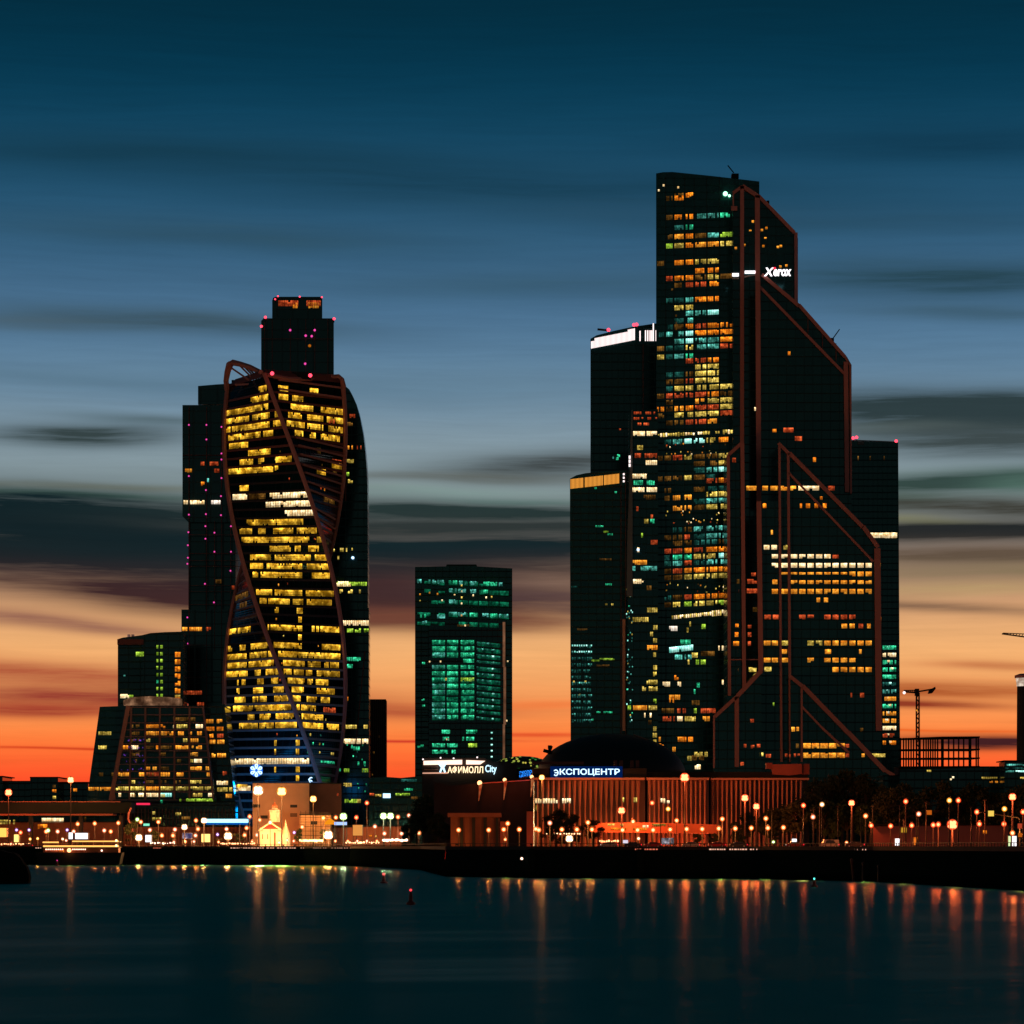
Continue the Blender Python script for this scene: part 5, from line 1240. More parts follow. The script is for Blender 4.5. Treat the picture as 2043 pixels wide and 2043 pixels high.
for k in range(47): ms.bar(P(2061 if k % 2 else 2067, 1690-k*9, D), P(2067 if k % 2 else 2061, 1681-k*9, D), .5)
part(ms, 'mast', BRICKR, root)
jb = MB(); jb.bar(P(1999, 1264.5, D), P(2090, 1277, D), .7); jb.bar(P(2001, 1263, D), P(2070, 1266, D), .45)
for k in range(10): jb.bar(P(2002+k*6, 1265+k*.8, D), P(2005+k*6, 1263.4+k*.4, D), .35)
part(jb, 'jib', BRONZE2, root)
root = thing('round_chimney', 'dark round chimney with a lit ring at its top on the right edge', 'chimney', (X(2043, 1480), 1480, GZ))
c = P(2043, 1690, 1480); hgt = Z(1352, 1480)-c.z
part(MB().lathe(c, [(3.6, 0), (3.2, hgt-2)], 16), 'shaft', CONCD, root)
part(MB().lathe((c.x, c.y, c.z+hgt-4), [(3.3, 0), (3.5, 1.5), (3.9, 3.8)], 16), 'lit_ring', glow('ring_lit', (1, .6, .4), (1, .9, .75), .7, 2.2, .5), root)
part(MB().lathe((c.x, c.y, c.z+hgt-.2), [(4.3, 0), (4.3, 1.2), (2.0, 2.0)], 16), 'cap', BRONZE, root)
low_building('teal_lit_house', 'low house with teal outlined windows at the right edge', 'house', [(2004, 1520), (2080, 1518), (2080, 1690), (2004, 1690)], 1260, 20, CW_LOW,
             [(1526, 'T', (2008, 2060)), (1533, 't', (2006, 2012), (2020, 2060)), (1539, 'K', (2026, 2044)), (1539, 'T', (2006, 2024)), (1552, 'Y', (2035, 2060))], pane=4, h=3.4)
low_building('long_low_block', 'long low dark block with an amber window strip at the far right', 'office building', [(1795, 1536), (2003, 1530), (2003, 1690), (1795, 1690)], 1280, 20, CW_LOW,
             [(1552, 'Y', (1958, 1990)), (1560, 'A', (1974, 1981), (1985, 1991), (1997, 2001)), (1527+11, 'Y', (1849, 1858)), (1551, 'C', (1899, 1904)), (1555, 'C', (1895, 1899))], pane=4, h=3.6)
low_building('substation', 'low dark block with a thin white window line right of the bronze framed tower', 'office building', [(1762, 1548), (1798, 1548), (1798, 1690), (1762, 1690)], 1300, 20, CW_LOW)
low_building('red_boundary_wall', 'long red plaster wall behind the promenade at the right', 'wall', [(1742, 1649), (2012, 1646), (2012, 1690), (1742, 1690)], 800, 2, solid('wall_red', (.26, .10, .08)), [(1674, 'O', (1823, 1831)), (1660, 'O', (1961, 1969))], pane=4, h=6)

# ================================================================ small lit things on the promenade
def lit_box(name, label, cat, px0, px1, py0, py1, D, mat, dep=1.4, foot=DARKM, group=None):
    root = thing(name, label, cat, (X((px0+px1)/2, D), D, GZ), group)
    part(MB().pbox(px0-.7, px1+.7, py0-.7, py1+.7, D+.1, dep), 'case', foot, root)
    part(MB().pbox(px0, px1, py0, py1, D, .3), 'lit_face', mat, root)
    g0 = MB(); g0.box(X(px0, D), X(px0, D)+.25, D+.2, D+.5, GZ, Z(py1, D)); g0.box(X(px1, D)-.25, X(px1, D), D+.2, D+.5, GZ, Z(py1, D))
    part(g0, 'leg', foot, root)
    return root
E_POSTER = emit('poster_white', (1.0, .97, 1.0), 1.5)
lit_box('advertising_lightbox', 'white glowing advertising box above the red lit car in the middle of the right promenade', 'advertising lightbox', 1580, 1589.5, 1673.5, 1687, 812, E_POSTER)
lit_box('advertising_lightbox', 'white glowing advertising box beside the yellow traffic sign', 'advertising lightbox', 1786, 1794.5, 1673, 1687, 742, E_POSTER)
lit_box('advertising_lightbox', 'tall pale green and white advertising box close to the right edge', 'advertising lightbox', 2012, 2016.5, 1668, 1688, 612, emit('poster_green', (.75, .95, .45), 1.1))
lit_box('advertising_lightbox', 'bright white advertising box nearest the right edge', 'advertising lightbox', 2019.5, 2028, 1668, 1688, 612, E_POSTER)
lit_box('banner', 'orange lit vertical banner on the right promenade', 'banner', 1823, 1830, 1672.5, 1686, 735, emit('banner_orange', (1.0, .22, .02), .8))
lit_box('billboard', 'square ochre billboard on dark legs right of the brightest promenade lamp', 'billboard', 704, 723, 1646, 1667, 1345, emit('board_ochre', (.85, .33, .07), .9))
lit_box('billboard', 'slanting blue white billboard under the greenish white lamp', 'billboard', 667, 692, 1640, 1646, 1380, emit('board_blue', (.35, .5, 1.0), 1.4))
lit_box('billboard', 'violet white screen on the left promenade between two lamps', 'billboard', 364, 383, 1662, 1673, 1385, glow('screen_violet', (.12, .08, .6), (1, .85, 1), .3, 1.8, .5))
lit_box('billboard', 'grey white screen behind parked cars before the ribbed hall', 'billboard', 1320, 1344, 1672, 1684, 835, glow('screen_grey', (.05, .04, .07), (.9, .85, 1), .2, 1.3, .9))
lit_box('billboard', 'small white panel near the red cars before the ribbed hall', 'billboard', 1242, 1253, 1676, 1683, 835, emit('panel_white', (.9, .8, .95), .9))
lit_box('kiosk', 'glowing orange yellow kiosk beside the violet screen', 'kiosk', 402, 419, 1664, 1680, 1388, emit('kiosk_yellow', (1.0, .62, .16), 2.0), dep=4)
lit_box('kiosk', 'white lit kiosk right of the bright star like lamp at the left', 'kiosk', 290, 302, 1666, 1680, 1388, E_POSTER, dep=4)
lit_box('kiosk', 'wide white lit kiosk above the boat with golden light strings', 'kiosk', 150, 175, 1662, 1674, 1395, E_POSTER, dep=4)
lit_box('kiosk', 'narrow white lit kiosk just left of the wide white one', 'kiosk', 137, 145, 1661, 1674, 1395, E_POSTER, dep=3)
lit_box('kiosk', 'yellow lit kiosk near the left edge above the dark bank', 'kiosk', 28, 37, 1665, 1680, 1395, emit('kiosk_yellow', (1, 1, 1), 1), dep=3)
lit_box('kiosk', 'orange glowing kiosk cut by the left edge', 'kiosk', -20, 13, 1652, 1670, 1398, emit('kiosk_orange', (1.0, .40, .07), 1.9), dep=4)
lit_box('road_sign', 'yellow square traffic sign on a thin pole right of the tall trees', 'road sign', 1798, 1809, 1651, 1661, 738, emit('sign_yellow', (.75, .42, .03), .6), dep=.3)
root = thing('lit_canopy', 'flat canopy edged with a blue white light bar left of the chapel', 'canopy', (X(452, 1392), 1392, GZ))
part(MB().pbox(411, 492, 1634, 1641, 1392, 9), 'light_edge', emit('bar_cyan', (.35, .85, 1.0), 2.2), root)
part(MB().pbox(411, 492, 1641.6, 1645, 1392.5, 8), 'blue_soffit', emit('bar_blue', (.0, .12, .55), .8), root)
for px in (425, 478): part(MB().pbox(px-1, px+1, 1645, 1690, 1395, .8), 'post', CONCD, root)
root = thing('sunshade', 'orange parasol like canopy beside the scaffolded house', 'parasol', (X(659, 1385), 1385, GZ))
part(MB().lathe(P(659, 1645, 1386), [(2.6, 0), (2.2, 1.2), (.2, 2.6)], 12), 'canopy', emit('shade_orange', (1.0, .32, .01), .9), root)
part(MB().tube([P(659, 1690, 1386), P(659, 1645, 1386)], .12, 6), 'pole', POLE, root)

# ---- traffic signal gantries
def gantry(label, base, top, end, boxes, D):
    root = thing('signal_gantry', label, 'signal gantry', (X(base[0], D), D, GZ))
    part(MB().tube([P(base[0], base[1], D), P(base[0], top[1]+4, D), P(top[0]+(end[0]-top[0])*.04, top[1], D), P(*end, D)], .14, 6), 'curved_arm', POLE, root)
    for (x, y, w_, h_, m) in boxes: part(MB().pbox(x-w_/2, x+w_/2, y-h_/2, y+h_/2, D-.4, .4), 'signal_board', m, root)
S_OR = emit('board_orange', (.8, .16, .01), .6); S_YE = emit('board_yellow', (.95, .62, .10), 1.0)
gantry('signal gantry with a small orange board left of the strongest red lamp', (1803, 1690), (1804, 1630), (1874, 1617), [(1854, 1621, 10, 9, S_OR)], 735)
gantry('signal gantry with a yellow board reaching left at the right edge', (2035, 1690), (2034, 1631), (1953, 1619), [(1977.5, 1623, 11, 11, S_YE), (2035, 1648, 8, 10, emit('board_red', (.7, .08, .03), .6)), (2036, 1666, 8, 8, S_OR)], 620)

# ---- plain tall masts
def mast(px, top, D, label):
    root = thing('utility_mast', label, 'mast', (X(px, D), D, GZ))
    part(MB().tube([P(px, 1691, D), P(px, top, D)], [.16, .09], 6), 'pole', POLE, root)
    part(MB().bar(P(px-4, top+1, D), P(px+4, top, D), .1), 'cross_arm', POLE, root)
mw = [(1318, 1602, 1020, 'thin mast standing before the middle wall of the ribbed hall'), (1453, 1612, 830, 'thin mast left of the pair of orange red lamps before the hall'), (1461, 1606, 830, 'thin mast just right of the low lamp before the hall end'),
      (1540, 1616, 820, 'thin mast right of the last lamp before the dark trees'), (1623, 1615, 805, 'thin mast under the small red lamp among the dark trees'), (1635, 1610, 805, 'thin mast carrying the pale white lamp among the trees'),
      (1672, 1608, 790, 'lone thin mast between the white lamp and the red star lamp'), (1718, 1612, 770, 'reddish thin mast left of the red wall'), (1741, 1608, 760, 'reddish thin mast at the left end of the red wall'),
      (1795, 1606, 745, 'thin mast beside the white advertising box and yellow sign'), (1829, 1618, 730, 'thin mast above the orange banner'), (1848, 1600, 720, 'thin mast behind the orange signal board'), (1938, 1610, 670, 'thin red mast right of the strongest red lamp'),
      (1965, 1596, 655, 'thin mast left of the yellow signal board')]
for m_ in mw: mast(*m_)

# ================================================================ lamps
BULB = {'o': emit('bulb_sodium', (1.0, .55, .26), 3.4), 'r': emit('bulb_red_sodium', (1.0, .40, .16), 3.4), 'w': emit('bulb_white', (1.0, .92, .74), 3.4), 'g': emit('bulb_mercury', (.85, 1.0, .66), 3.4), 'y': emit('bulb_yellow', (1.0, .72, .28), 3.4), 'v': emit('bulb_violet', (.8, .62, 1.0), 3.4), 'p': emit('bulb_peach', (1.0, .60, .42), 3.4)}
HALO_SHELL = {'o': halo_glow('halo_shell_orange', (.9, .13, .015), 1.0), 'r': halo_glow('halo_shell_red', (.95, .06, .012), 1.0), 'w': halo_glow('halo_shell_warm', (.8, .35, .1), .9), 'g': halo_glow('halo_shell_green', (.35, .6, .12), .9), 'y': halo_glow('halo_shell_gold', (.9, .3, .02), 1.0), 'v': halo_glow('halo_shell_violet', (.3, .12, .6), .8), 'p': halo_glow('globe_peach', (.8, .16, .06), .9)}
LCOL = {'o': (1.0, .30, .06), 'r': (1.0, .15, .035), 'w': (1.0, .42, .13), 'g': (.75, 1.0, .55), 'y': (1.0, .36, .07), 'v': (.6, .5, 1), 'p': (1.0, .35, .14)}
_PROTO = {}
def point(root, loc, col, e, rad_=.6):
    l = bpy.data.lights.new('lamp_light', 'POINT'); l.energy = e*.2; l.color = col; l.shadow_soft_size = rad_
    o = bpy.data.objects.new('lamp_light', l); COL.objects.link(o); o.parent = root; o.location = Vector(loc) - root.location
def street_lamp(px, py, D, c, s, label, group, e=0, arm=0):
    root = thing('street_lamp', label, 'street lamp', (X(px, D), D, GZ), group)
    hd = P(px, py, D)
    part(MB().tube([(hd.x+arm, D+.3, GZ), (hd.x+arm, D+.3, hd.z-.2), (hd.x, D+.3, hd.z+s*.9)] if arm else [(hd.x, D+.2, GZ), (hd.x, D+.2, hd.z)], [.16, .1, .08] if arm else [.16, .09], 6), 'pole', POLE, root)
    part(MB().lathe((hd.x, D, hd.z+s*1.25), [(s*.9, 0), (s*.5, .25*s), (.05, .4*s)], 10), 'lamp_cap', DARKM, root)
    lg_ = part(MB().ball(hd, s*1.15, 12), 'lamp_halo_shell', HALO_SHELL[c], root)
    part(MB().ball(hd, s*.66, 10), 'bulb', BULB[c], lg_)
    if e: point(root, hd + Vector((0, -1.6, .2)), LCOL[c], e*1.8, s*.8)
    return root
def flood_mast(px, py, D, c, s, label, e, n=8):
    """high mast: a ring of floodlights"""
    root = thing('floodlight_mast', label, 'floodlight mast', (X(px, D), D, GZ))
    hd = P(px, py, D)
    part(MB().tube([(hd.x, D, GZ), (hd.x, D, hd.z-s*.9)], [.30, .16], 8), 'mast', POLE, root)
    part(MB().lathe((hd.x, D, hd.z+s*.92), [(s*.45, 0), (s*.30, .2*s), (.1, .3*s)], 12), 'head_ring', DARKM, root)
    gb_ = part(MB().ball(hd, s*1.12, 14), 'halo_bowl', HALO_SHELL[c], root)  # shell added for the orange halo round the floodlights
    for k in range(n):
        a = 2*math.pi*k/n
        p = hd + Vector((s*.50*math.cos(a), s*.50*math.sin(a), s*(-.36+.72*(k % 2))))
        part(MB().ball(p, s*.42, 8), 'floodlight', BULB[c], gb_)
    point(root, hd + Vector((0, -s-1.2, -.2)), LCOL[c], e, s*.7)
K = 1000.0
flood_mast(515, 1577, 1375, 'w', 2.1, 'tall floodlight mast burning white, left of the pair above the chapel', 420*K)
flood_mast(562, 1579, 1375, 'y', 1.9, 'tall floodlight mast burning white gold, right of the pair above the chapel', 320*K)
flood_mast(655, 1666, 1362, 'w', 1.9, 'strongest white and red lamp low on the promenade right of the chapel', 260*K)
flood_mast(455, 1668, 1375, 'w', 1.7, 'bright white floodlight low on the promenade left of the chapel', 160*K)
flood_mast(277, 1671, 1380, 'w', 1.5, 'bright white floodlight low on the promenade beside the white kiosk', 120*K)
flood_mast(368, 1650, 1385, 'w', 1.25, 'white floodlight above the violet screen', 60*K)
flood_mast(407, 1637, 1385, 'w', 1.25, 'white floodlight at the left end of the blue white canopy', 60*K)
flood_mast(17, 1581, 1430, 'r', 1.5, 'red orange floodlight above the bridge close to the left edge', 120*K)
flood_mast(141, 1556, 1430, 'o', 1.4, 'orange floodlight standing highest above the bridge', 100*K)
flood_mast(685, 1629, 1372, 'g', 1.5, 'greenish white floodlight above the slanting blue white billboard', 120*K)
flood_mast(765, 1628, 1372, 'g', 1.4, 'greenish white floodlight, left one of the touching pair', 110*K)
flood_mast(779, 1628, 1372, 'g', 1.4, 'greenish white floodlight, right one of the touching pair', 90*K)
flood_mast(625, 1594, 1405, 'y', 1.4, 'golden floodlight above the scaffolded house', 120*K)
flood_mast(1366, 1551, 1030, 'r', 1.35, 'very bright red orange floodlight at the roof line of the ribbed hall', 190*K)
flood_mast(1081, 1551, 1030, 'y', .85, 'golden lamp at the left end of the roof line of the ribbed hall', 90*K)
flood_mast(1136, 1673, 845, 'w', .95, 'bright white lamp low before the left wall of the ribbed hall', 22*K)
flood_mast(1486, 1592, 880, 'r', .95, 'red orange floodlight, higher one of the pair before the hall end', 120*K)
flood_mast(1509, 1609, 870, 'r', .85, 'red orange floodlight, lower one of the pair before the hall end', 80*K)
flood_mast(1900, 1645, 690, 'r', 1.05, 'strongest red orange lamp before the red wall at the right', 100*K)
flood_mast(2020, 1590, 690, 'r', .75, 'red star like lamp high above the right end of the promenade', 60*K)
flood_mast(1699, 1602, 800, 'r', .75, 'red star like lamp before the tallest dark trees', 50*K)
flood_mast(1240, 1617, 1040, 'r', 1.15, 'red orange lamp glowing before the left half of the ribs', 150*K)

def zone(px):
    for lim, t in ((86, 'at the left edge above the dark bank'), (240, 'above the boat with golden strings'), (350, 'before the arcade left of the violet screen'), (440, 'around the yellow kiosk and violet screen'), (512, 'left of the chapel'), (600, 'beside the chapel'),
                   (700, 'before the scaffolded house'), (800, 'near the ochre billboard'), (870, 'at the dark gap left of the grey hall'), (1000, 'before the red pavilion'), (1066, 'beside the orange porch'), (1180, 'before the left end of the ribbed hall'),
                   (1290, 'before the middle of the ribbed hall'), (1418, 'before the right half of the ribbed hall'), (1560, 'before the dark end of the ribbed hall'), (1660, 'among the dark trees'), (1745, 'before the tallest dark trees'),
                   (1850, 'at the left end of the red wall'), (1960, 'around the strongest red lamp'), (2100, 'at the right edge by the signal gantry')):
        if px < lim: return t
LAMPS = [(41, 1661, 'r'), (33, 1656, 'v'), (58, 1656, 'v'), (60, 1674, 'y'), (75, 1673, 'y'), (22, 1684, 'p'), (92, 1659, 'o'), (96, 1657, 'g'), (115, 1659, 'p'), (134, 1656, 'v'), (147, 1659, 'p'), (155, 1644, 'o'), (189, 1643, 'o'), (208, 1657, 'p'), (221, 1659, 'o'), (236, 1642, 'o'), (125, 1674, 'w'), (132, 1677, 'p'),
 (274, 1635, 'g'), (281, 1640, 'o'), (316, 1640, 'o'), (299, 1656, 'p'), (323, 1667, 'o'), (345, 1667, 'o'), (349, 1655, 'p'), (347, 1680, 'p'), (391, 1637, 'o'), (395, 1654, 'o'), (390, 1667, 'p'), (370, 1679, 'o'), (387, 1679, 'p'), (326, 1683, 'w'), (436, 1680, 'o'), (452, 1654, 'p'), (434, 1665, 'v'),
 (488, 1666, 'o'), (513, 1666, 'p'), (518, 1636, 'o'), (503, 1679, 'o'), (539, 1641, 'w'), (492, 1652, 'o'), (498, 1629, 'o'), (557, 1681, 'w'), (587, 1661, 'v'), (573, 1676, 'p'), (603, 1650, 'o'), (586, 1678, 'p'),
 (602, 1678, 'o'), (645, 1632, 'y'), (670, 1631, 'o'), (669, 1678, 'o'), (694, 1678, 'o'), (711, 1631, 'r'), (713, 1678, 'p'), (732, 1678, 'p'), (752, 1678, 'o'), (794, 1630, 'o'), (732, 1602, 'r'), (748, 1649, 'p'), (767, 1663, 'p'), (801, 1663, 'p'), (816, 1627, 'p'),
 (833, 1648, 'o'), (836, 1662, 'o'), (872, 1624, 'p'), (894, 1622, 'p'),
 (915, 1656, 'o'), (975, 1656, 'o'), (1013, 1643, 'o'), (1005, 1655, 'o'), (1036, 1655, 'o'), (1008, 1675, 'o'), (1058, 1623, 'r'), (1069, 1654, 'o'), (1075, 1656, 'o'), (1097, 1642, 'p'), (1121, 1655, 'o'), (1151, 1655, 'o'), (1173, 1641, 'o'), (1181, 1655, 'o'), (1201, 1679, 'r'),
 (1242, 1656, 'o'), (1263, 1639, 'o'), (1272, 1656, 'o'), (1274, 1673, 'w'), (1301, 1602, 'r'), (1333, 1614, 'y'), (1303, 1656, 'o'), (1337, 1655, 'o'), (1350, 1637, 'o'), (1370, 1654, 'o'), (1401, 1654, 'o'), (1434, 1653, 'o'), (1441, 1634, 'o'), (1467, 1653, 'o'), (1499, 1652, 'o'), (1532, 1652, 'o'), (1528, 1633, 'o'),
 (1563, 1651, 'o'), (1603, 1607, 'r'), (1640, 1605, 'w'), (1622, 1630, 'p'), (1727, 1628, 'o'), (1738, 1647, 'r'), (1777, 1648, 'r'), (1819, 1647, 'r'), (1807, 1599, 'r'), (1833, 1624, 'p'), (1862, 1646, 'r'), (1872, 1645, 'r'), (1894, 1597, 'y'), (1912, 1597, 'r'), (1949, 1620, 'r'), (1954, 1644, 'r'), (2004, 1614, 'y'), (2003, 1644, 'r'), (2041, 1620, 'r'), (2020, 1662, 'o'),
 (1543, 1680, 'g'), (1689, 1681, 'o')]
CN = {'o': 'orange', 'r': 'reddish', 'w': 'white', 'g': 'greenish', 'y': 'golden', 'v': 'violet', 'p': 'peach'}
ORD = ['first', 'second', 'third', 'fourth', 'fifth', 'sixth', 'seventh', 'eighth', 'ninth', 'tenth', 'eleventh', 'twelfth', 'thirteenth', 'fourteenth']
def hclass(py): return 'low' if py > 1660 else ('tall' if py < 1640 else 'mid height')
byz = {}
for L in LAMPS: byz.setdefault((zone(L[0]), hclass(L[1]), L[2]), []).append(L)
zi = {}
for (z_, hg, c_), ls in byz.items():
    ls.sort()
    for i, (px, py, c) in enumerate(ls):
        D = qd(px)+18 if px > 880 else (qd(px)+28 if px < 690 else 1345)
        if px > 880 and py < 1640 and px < 1420: D = 1030
        if py > 1670: D -= 6
        kk = D/850.0
        s = .58*(kk**.75) if py < 1670 else .40*kk**.75
        if c in 'v': s *= .75
        e = 0; zi[z_] = zi.get(z_, 0)+1
        if c in 'or' and py < 1665: e = (9*K if 1066 < px < 1620 else 7*K)
        if px < 860 and c in 'orpyw' and zi[z_] % 2: e = 20*K
        if len(ls) == 1: lb = f"the only {hg} {CN[c]} street lamp {z_}"
        else: lb = f"{hg} {CN[c]} lamp, {ORD[i]} such from left {z_}"
        street_lamp(px, py, D, c, s, lb, 'street lamps along the embankment', e)
def wall_lamp(px, py, D, label, m, streak=0, s=.4, group=None):
    root = thing('wall_lamp', label, 'wall lamp', P(px, py, D), group)
    part(MB().ball(P(px, py, D), s, 8), 'bulb', m, root)
    part(MB().bar(P(px, py-1, D), P(px, py-1, D)+Vector((0, 1.2, 0)), .12), 'bracket', DARKM, root)
    if streak:
        part(MB().tube([P(px, py-2, D), P(px+1.5, py+5, D), P(px+.5, py+16, D), P(px-2, py+streak, D)], [.5, .6, .4, .1], 6), 'painted_streak', glow('streak_glow', (.9, .06, .01), (1, .35, .12), .5, 1.6, .3), root)  # light running down the wall, put in as a glowing tapered tube
        point(root, P(px, py+6, D-2.5), (1, .12, .03), 2.5*K, .5)
wall_lamp(957, 1562, 1009, 'red streaked wall lamp, widest one on the left part of the grey hall', BULB['r'], 36, .75)
wall_lamp(1007, 1556, 1009, 'red streaked wall lamp in the middle of the grey hall', BULB['r'], 40, .6)
wall_lamp(1061, 1550, 1009, 'red streaked wall lamp at the right end of the grey hall below the blue sign', BULB['r'], 40, .6)
wall_lamp(988, 1695, 838, 'orange lamp on the dark river wall below the red pavilion', BULB['o'], 0, .5)
wall_lamp(997, 1713, 835, 'small peach lamp low on the dark river wall left of its twin', BULB['p'], 0, .3)
wall_lamp(1041, 1713, 818, 'small peach lamp low on the dark river wall right of its twin', BULB['p'], 0, .33)
# added fill lamps on invented stands wash the fronts; only the pavilion's is real
def fill_flood(px, py, D, col, e, label):
    root = thing('fill_floodlight', label, 'floodlight', (X(px, D), D, GZ))
    c = Vector((X(px, D), D, GZ+.9))
    part(MB().box(c.x-.35, c.x+.35, D-.15, D+.15, GZ+.6, GZ+1.15), 'housing', DARKM, root)
    part(MB().box(c.x-.28, c.x+.28, D+.16, D+.2, GZ+.66, GZ+1.09), 'lens', emit('fill_flood_lens', (1, .6, .3), 2), root)
    part(MB().box(c.x-.06, c.x+.06, D-.06, D+.06, GZ, GZ+.6), 'stand', DARKM, root)
    point(root, c+Vector((0, 1.0, .4)), col, e*.45, .3)
fill_flood(912, 1684, 893, (1, .32, .05), 5*K, 'small floodlight lighting the left foot of the red pavilion')
fill_flood(530, 1684, 1382, (1, .62, .28), 6*K, 'added floodlight washing the chapel gable')
fill_flood(566, 1684, 1382, (1, .70, .40), 4*K, 'added floodlight washing the chapel spire')
fill_flood(590, 1684, 1415, (1, .22, .05), 60*K, 'added floodlight washing the ochre building')
fill_flood(1060, 1684, 950, (1, .14, .04), 6*K, 'added floodlight at the foot of the orange porch')
for px in (1090, 1150, 1215, 1262): fill_flood(px, 1684, 1053, (1, .16, .04), 9*K if px < 1200 else 30*K, 'added floodlight at the ribs of the hall ' + {1090: 'near its left end', 1150: 'left of the low golden windows', 1215: 'behind the red orange lamp', 1262: 'left of the dark joint'}[px])
for px in (1310, 1345, 1385, 1405, 1445): fill_flood(px, 1684, 1053, (1, .13, .035), 24*K if px < 1430 else 8*K, 'added floodlight at the ribs of the hall ' + {1310: 'right of the dark joint', 1345: 'below the brightest roof lamp', 1385: 'right of the brightest roof lamp', 1405: 'before the second dark joint', 1445: 'beyond the second dark joint'}[px])

# ================================================================ trees
def tree_proto(seed, h=14, rr=5.0, n=2100):
    rnd = random.Random(seed)
    tr = MB(); tr.tube([(0, 0, 0), (.2, 0, h*.25), (-.1, .2, h*.5), (.1, 0, h*.85)], [.38, .30, .2, .06], 7)
    cl_ = []
    for k in range(13):
        a = rnd.uniform(0, 6.28); z = h*rnd.uniform(.38, .92); q = rr*math.sin(min(1, (z/h-.25)/.75)*math.pi*.92+.15)*rnd.uniform(.35, .85)
        c = Vector((q*math.cos(a), q*math.sin(a), z)); cl_.append((c, rr*rnd.uniform(.28, .46)))
        tr.tube([(0, 0, z*.62), tuple(c*.6+Vector((0, 0, z*.3))), tuple(c)], [.13, .08, .03], 5)
    lf = MB()
    for _ in range(n):
        c, r_ = rnd.choice(cl_); u, v = rnd.uniform(0, 6.28), math.acos(rnd.uniform(-1, 1)); q = r_*rnd.uniform(.35, 1.08)
        p = c + Vector((q*math.sin(v)*math.cos(u), q*math.sin(v)*math.sin(u), q*.85*math.cos(v)))
        s = rnd.uniform(.16, .36); a = Vector((rnd.uniform(-1, 1), rnd.uniform(-1, 1), rnd.uniform(-1, 1))).normalized()*s; b = a.orthogonal().normalized()*s*.7
        lf.quad(p-a-b, p+a-b, p+a+b, p-a+b)
    return tr, lf, h
PROT = []
for sd in (3, 11, 29):
    tr, lf, h = tree_proto(sd)
    def mk(mb, nm, m):
        me = bpy.data.meshes.new(nm); me.from_pydata(mb.v, [], mb.f); me.materials.append(m); return me
    PROT.append((mk(tr, 'trunk', BARK), mk(lf, 'crown', LEAF)))
ntree = {}
def tree(px, top, D, w=1.0, where=''):
    hgt = Z(top, D)-GZ
    root = thing('broadleaf_tree', '', 'tree', (X(px, D), D, GZ), 'dark trees along the embankment')
    root['label'] = where
    sc_ = hgt/14.0; i = len(ntree) % 3; ntree[len(ntree)] = 1
    root.scale = (sc_*w, sc_*w, sc_); root.rotation_euler = (0, 0, random.uniform(0, 6))
    for nm, me in zip(('trunk', 'crown'), PROT[i]):
        o = bpy.data.objects.new(nm, me); COL.objects.link(o); o.parent = root
TREES = [(1476, 1640, 905, 1.3), (1500, 1618, 925, 1.3), (1530, 1612, 905, 1.3), (1558, 1604, 915, 1.2), (1585, 1600, 900, 1.1), (1612, 1585, 930, 1.0), (1632, 1552, 960, .85), (1655, 1546, 950, .8), (1680, 1540, 955, .8), (1704, 1540, 965, .8), (1728, 1548, 950, .8),
         (1750, 1565, 940, .9), (1774, 1572, 900, 1.0), (1800, 1566, 920, .9), (1828, 1576, 880, 1.0), (1856, 1568, 890, .9), (1885, 1562, 900, .85), (1915, 1570, 880, .9), (1945, 1560, 890, .85), (1974, 1575, 860, .9), (2004, 1572, 850, .9), (2034, 1560, 850, .8),
         (1644, 1600, 860, 1.1), (1690, 1596, 860, 1.1), (1735, 1606, 850, 1.1), (1660, 1640, 830, 1.2), (1545, 1660, 850, 1.4), (1480, 1668, 850, 1.5), (1120, 1668, 905, 1.4), (1150, 1664, 900, 1.4), (1096, 1652, 920, 1.2), (1140, 1626, 1000, 1.2), (1110, 1612, 1005, 1.1), (1184, 1634, 990, 1.2), (1392, 1664, 900, 1.4), (1424, 1662, 900, 1.3),
         (846, 1584, 1150, .8), (856, 1604, 1120, .9), (832, 1612, 1150, .9), (874, 1620, 1000, 1.0), (888, 1642, 920, 1.0), (868, 1655, 960, 1.2), (820, 1640, 1200, 1.1), (262, 1640, 1410, 1.0), (308, 1655, 1405, 1.3), (596, 1652, 1400, .6), (646, 1655, 1390, .9), (478, 1662, 1400, 1.2)]
def tzone(px):
    for lim, t in ((290, 'by the end of the bridge'), (400, 'on the left promenade'), (500, 'left of the chapel'), (620, 'right of the chapel'), (700, 'beside the strongest white lamp'), (900, 'in the dark gap left of the grey hall'), (1290, 'before the left wing of the ribbed hall'), (1440, 'before the right wing of the ribbed hall'),
                   (1600, 'before the dark end of the ribbed hall'), (1745, 'in the tall dark clump'), (1850, 'right of the tall clump above the red wall'), (1960, 'above the strongest red lamp'), (2100, 'at the right edge')):
        if px < lim: return t
tz = {}
for T in TREES: tz.setdefault((tzone(T[0]), T[1] < 1600), []).append(T)
for (z_, tl_), ls in tz.items():
    ls.sort()
    for i, (px, top, D, w_) in enumerate(ls):
        one = len(ls) == 1
        tree(px, top, D, w_, f"{'tall' if top < 1600 else 'low'} dark leafy tree " + (z_ if one else f"{z_}, {ORD[i]} from left"))

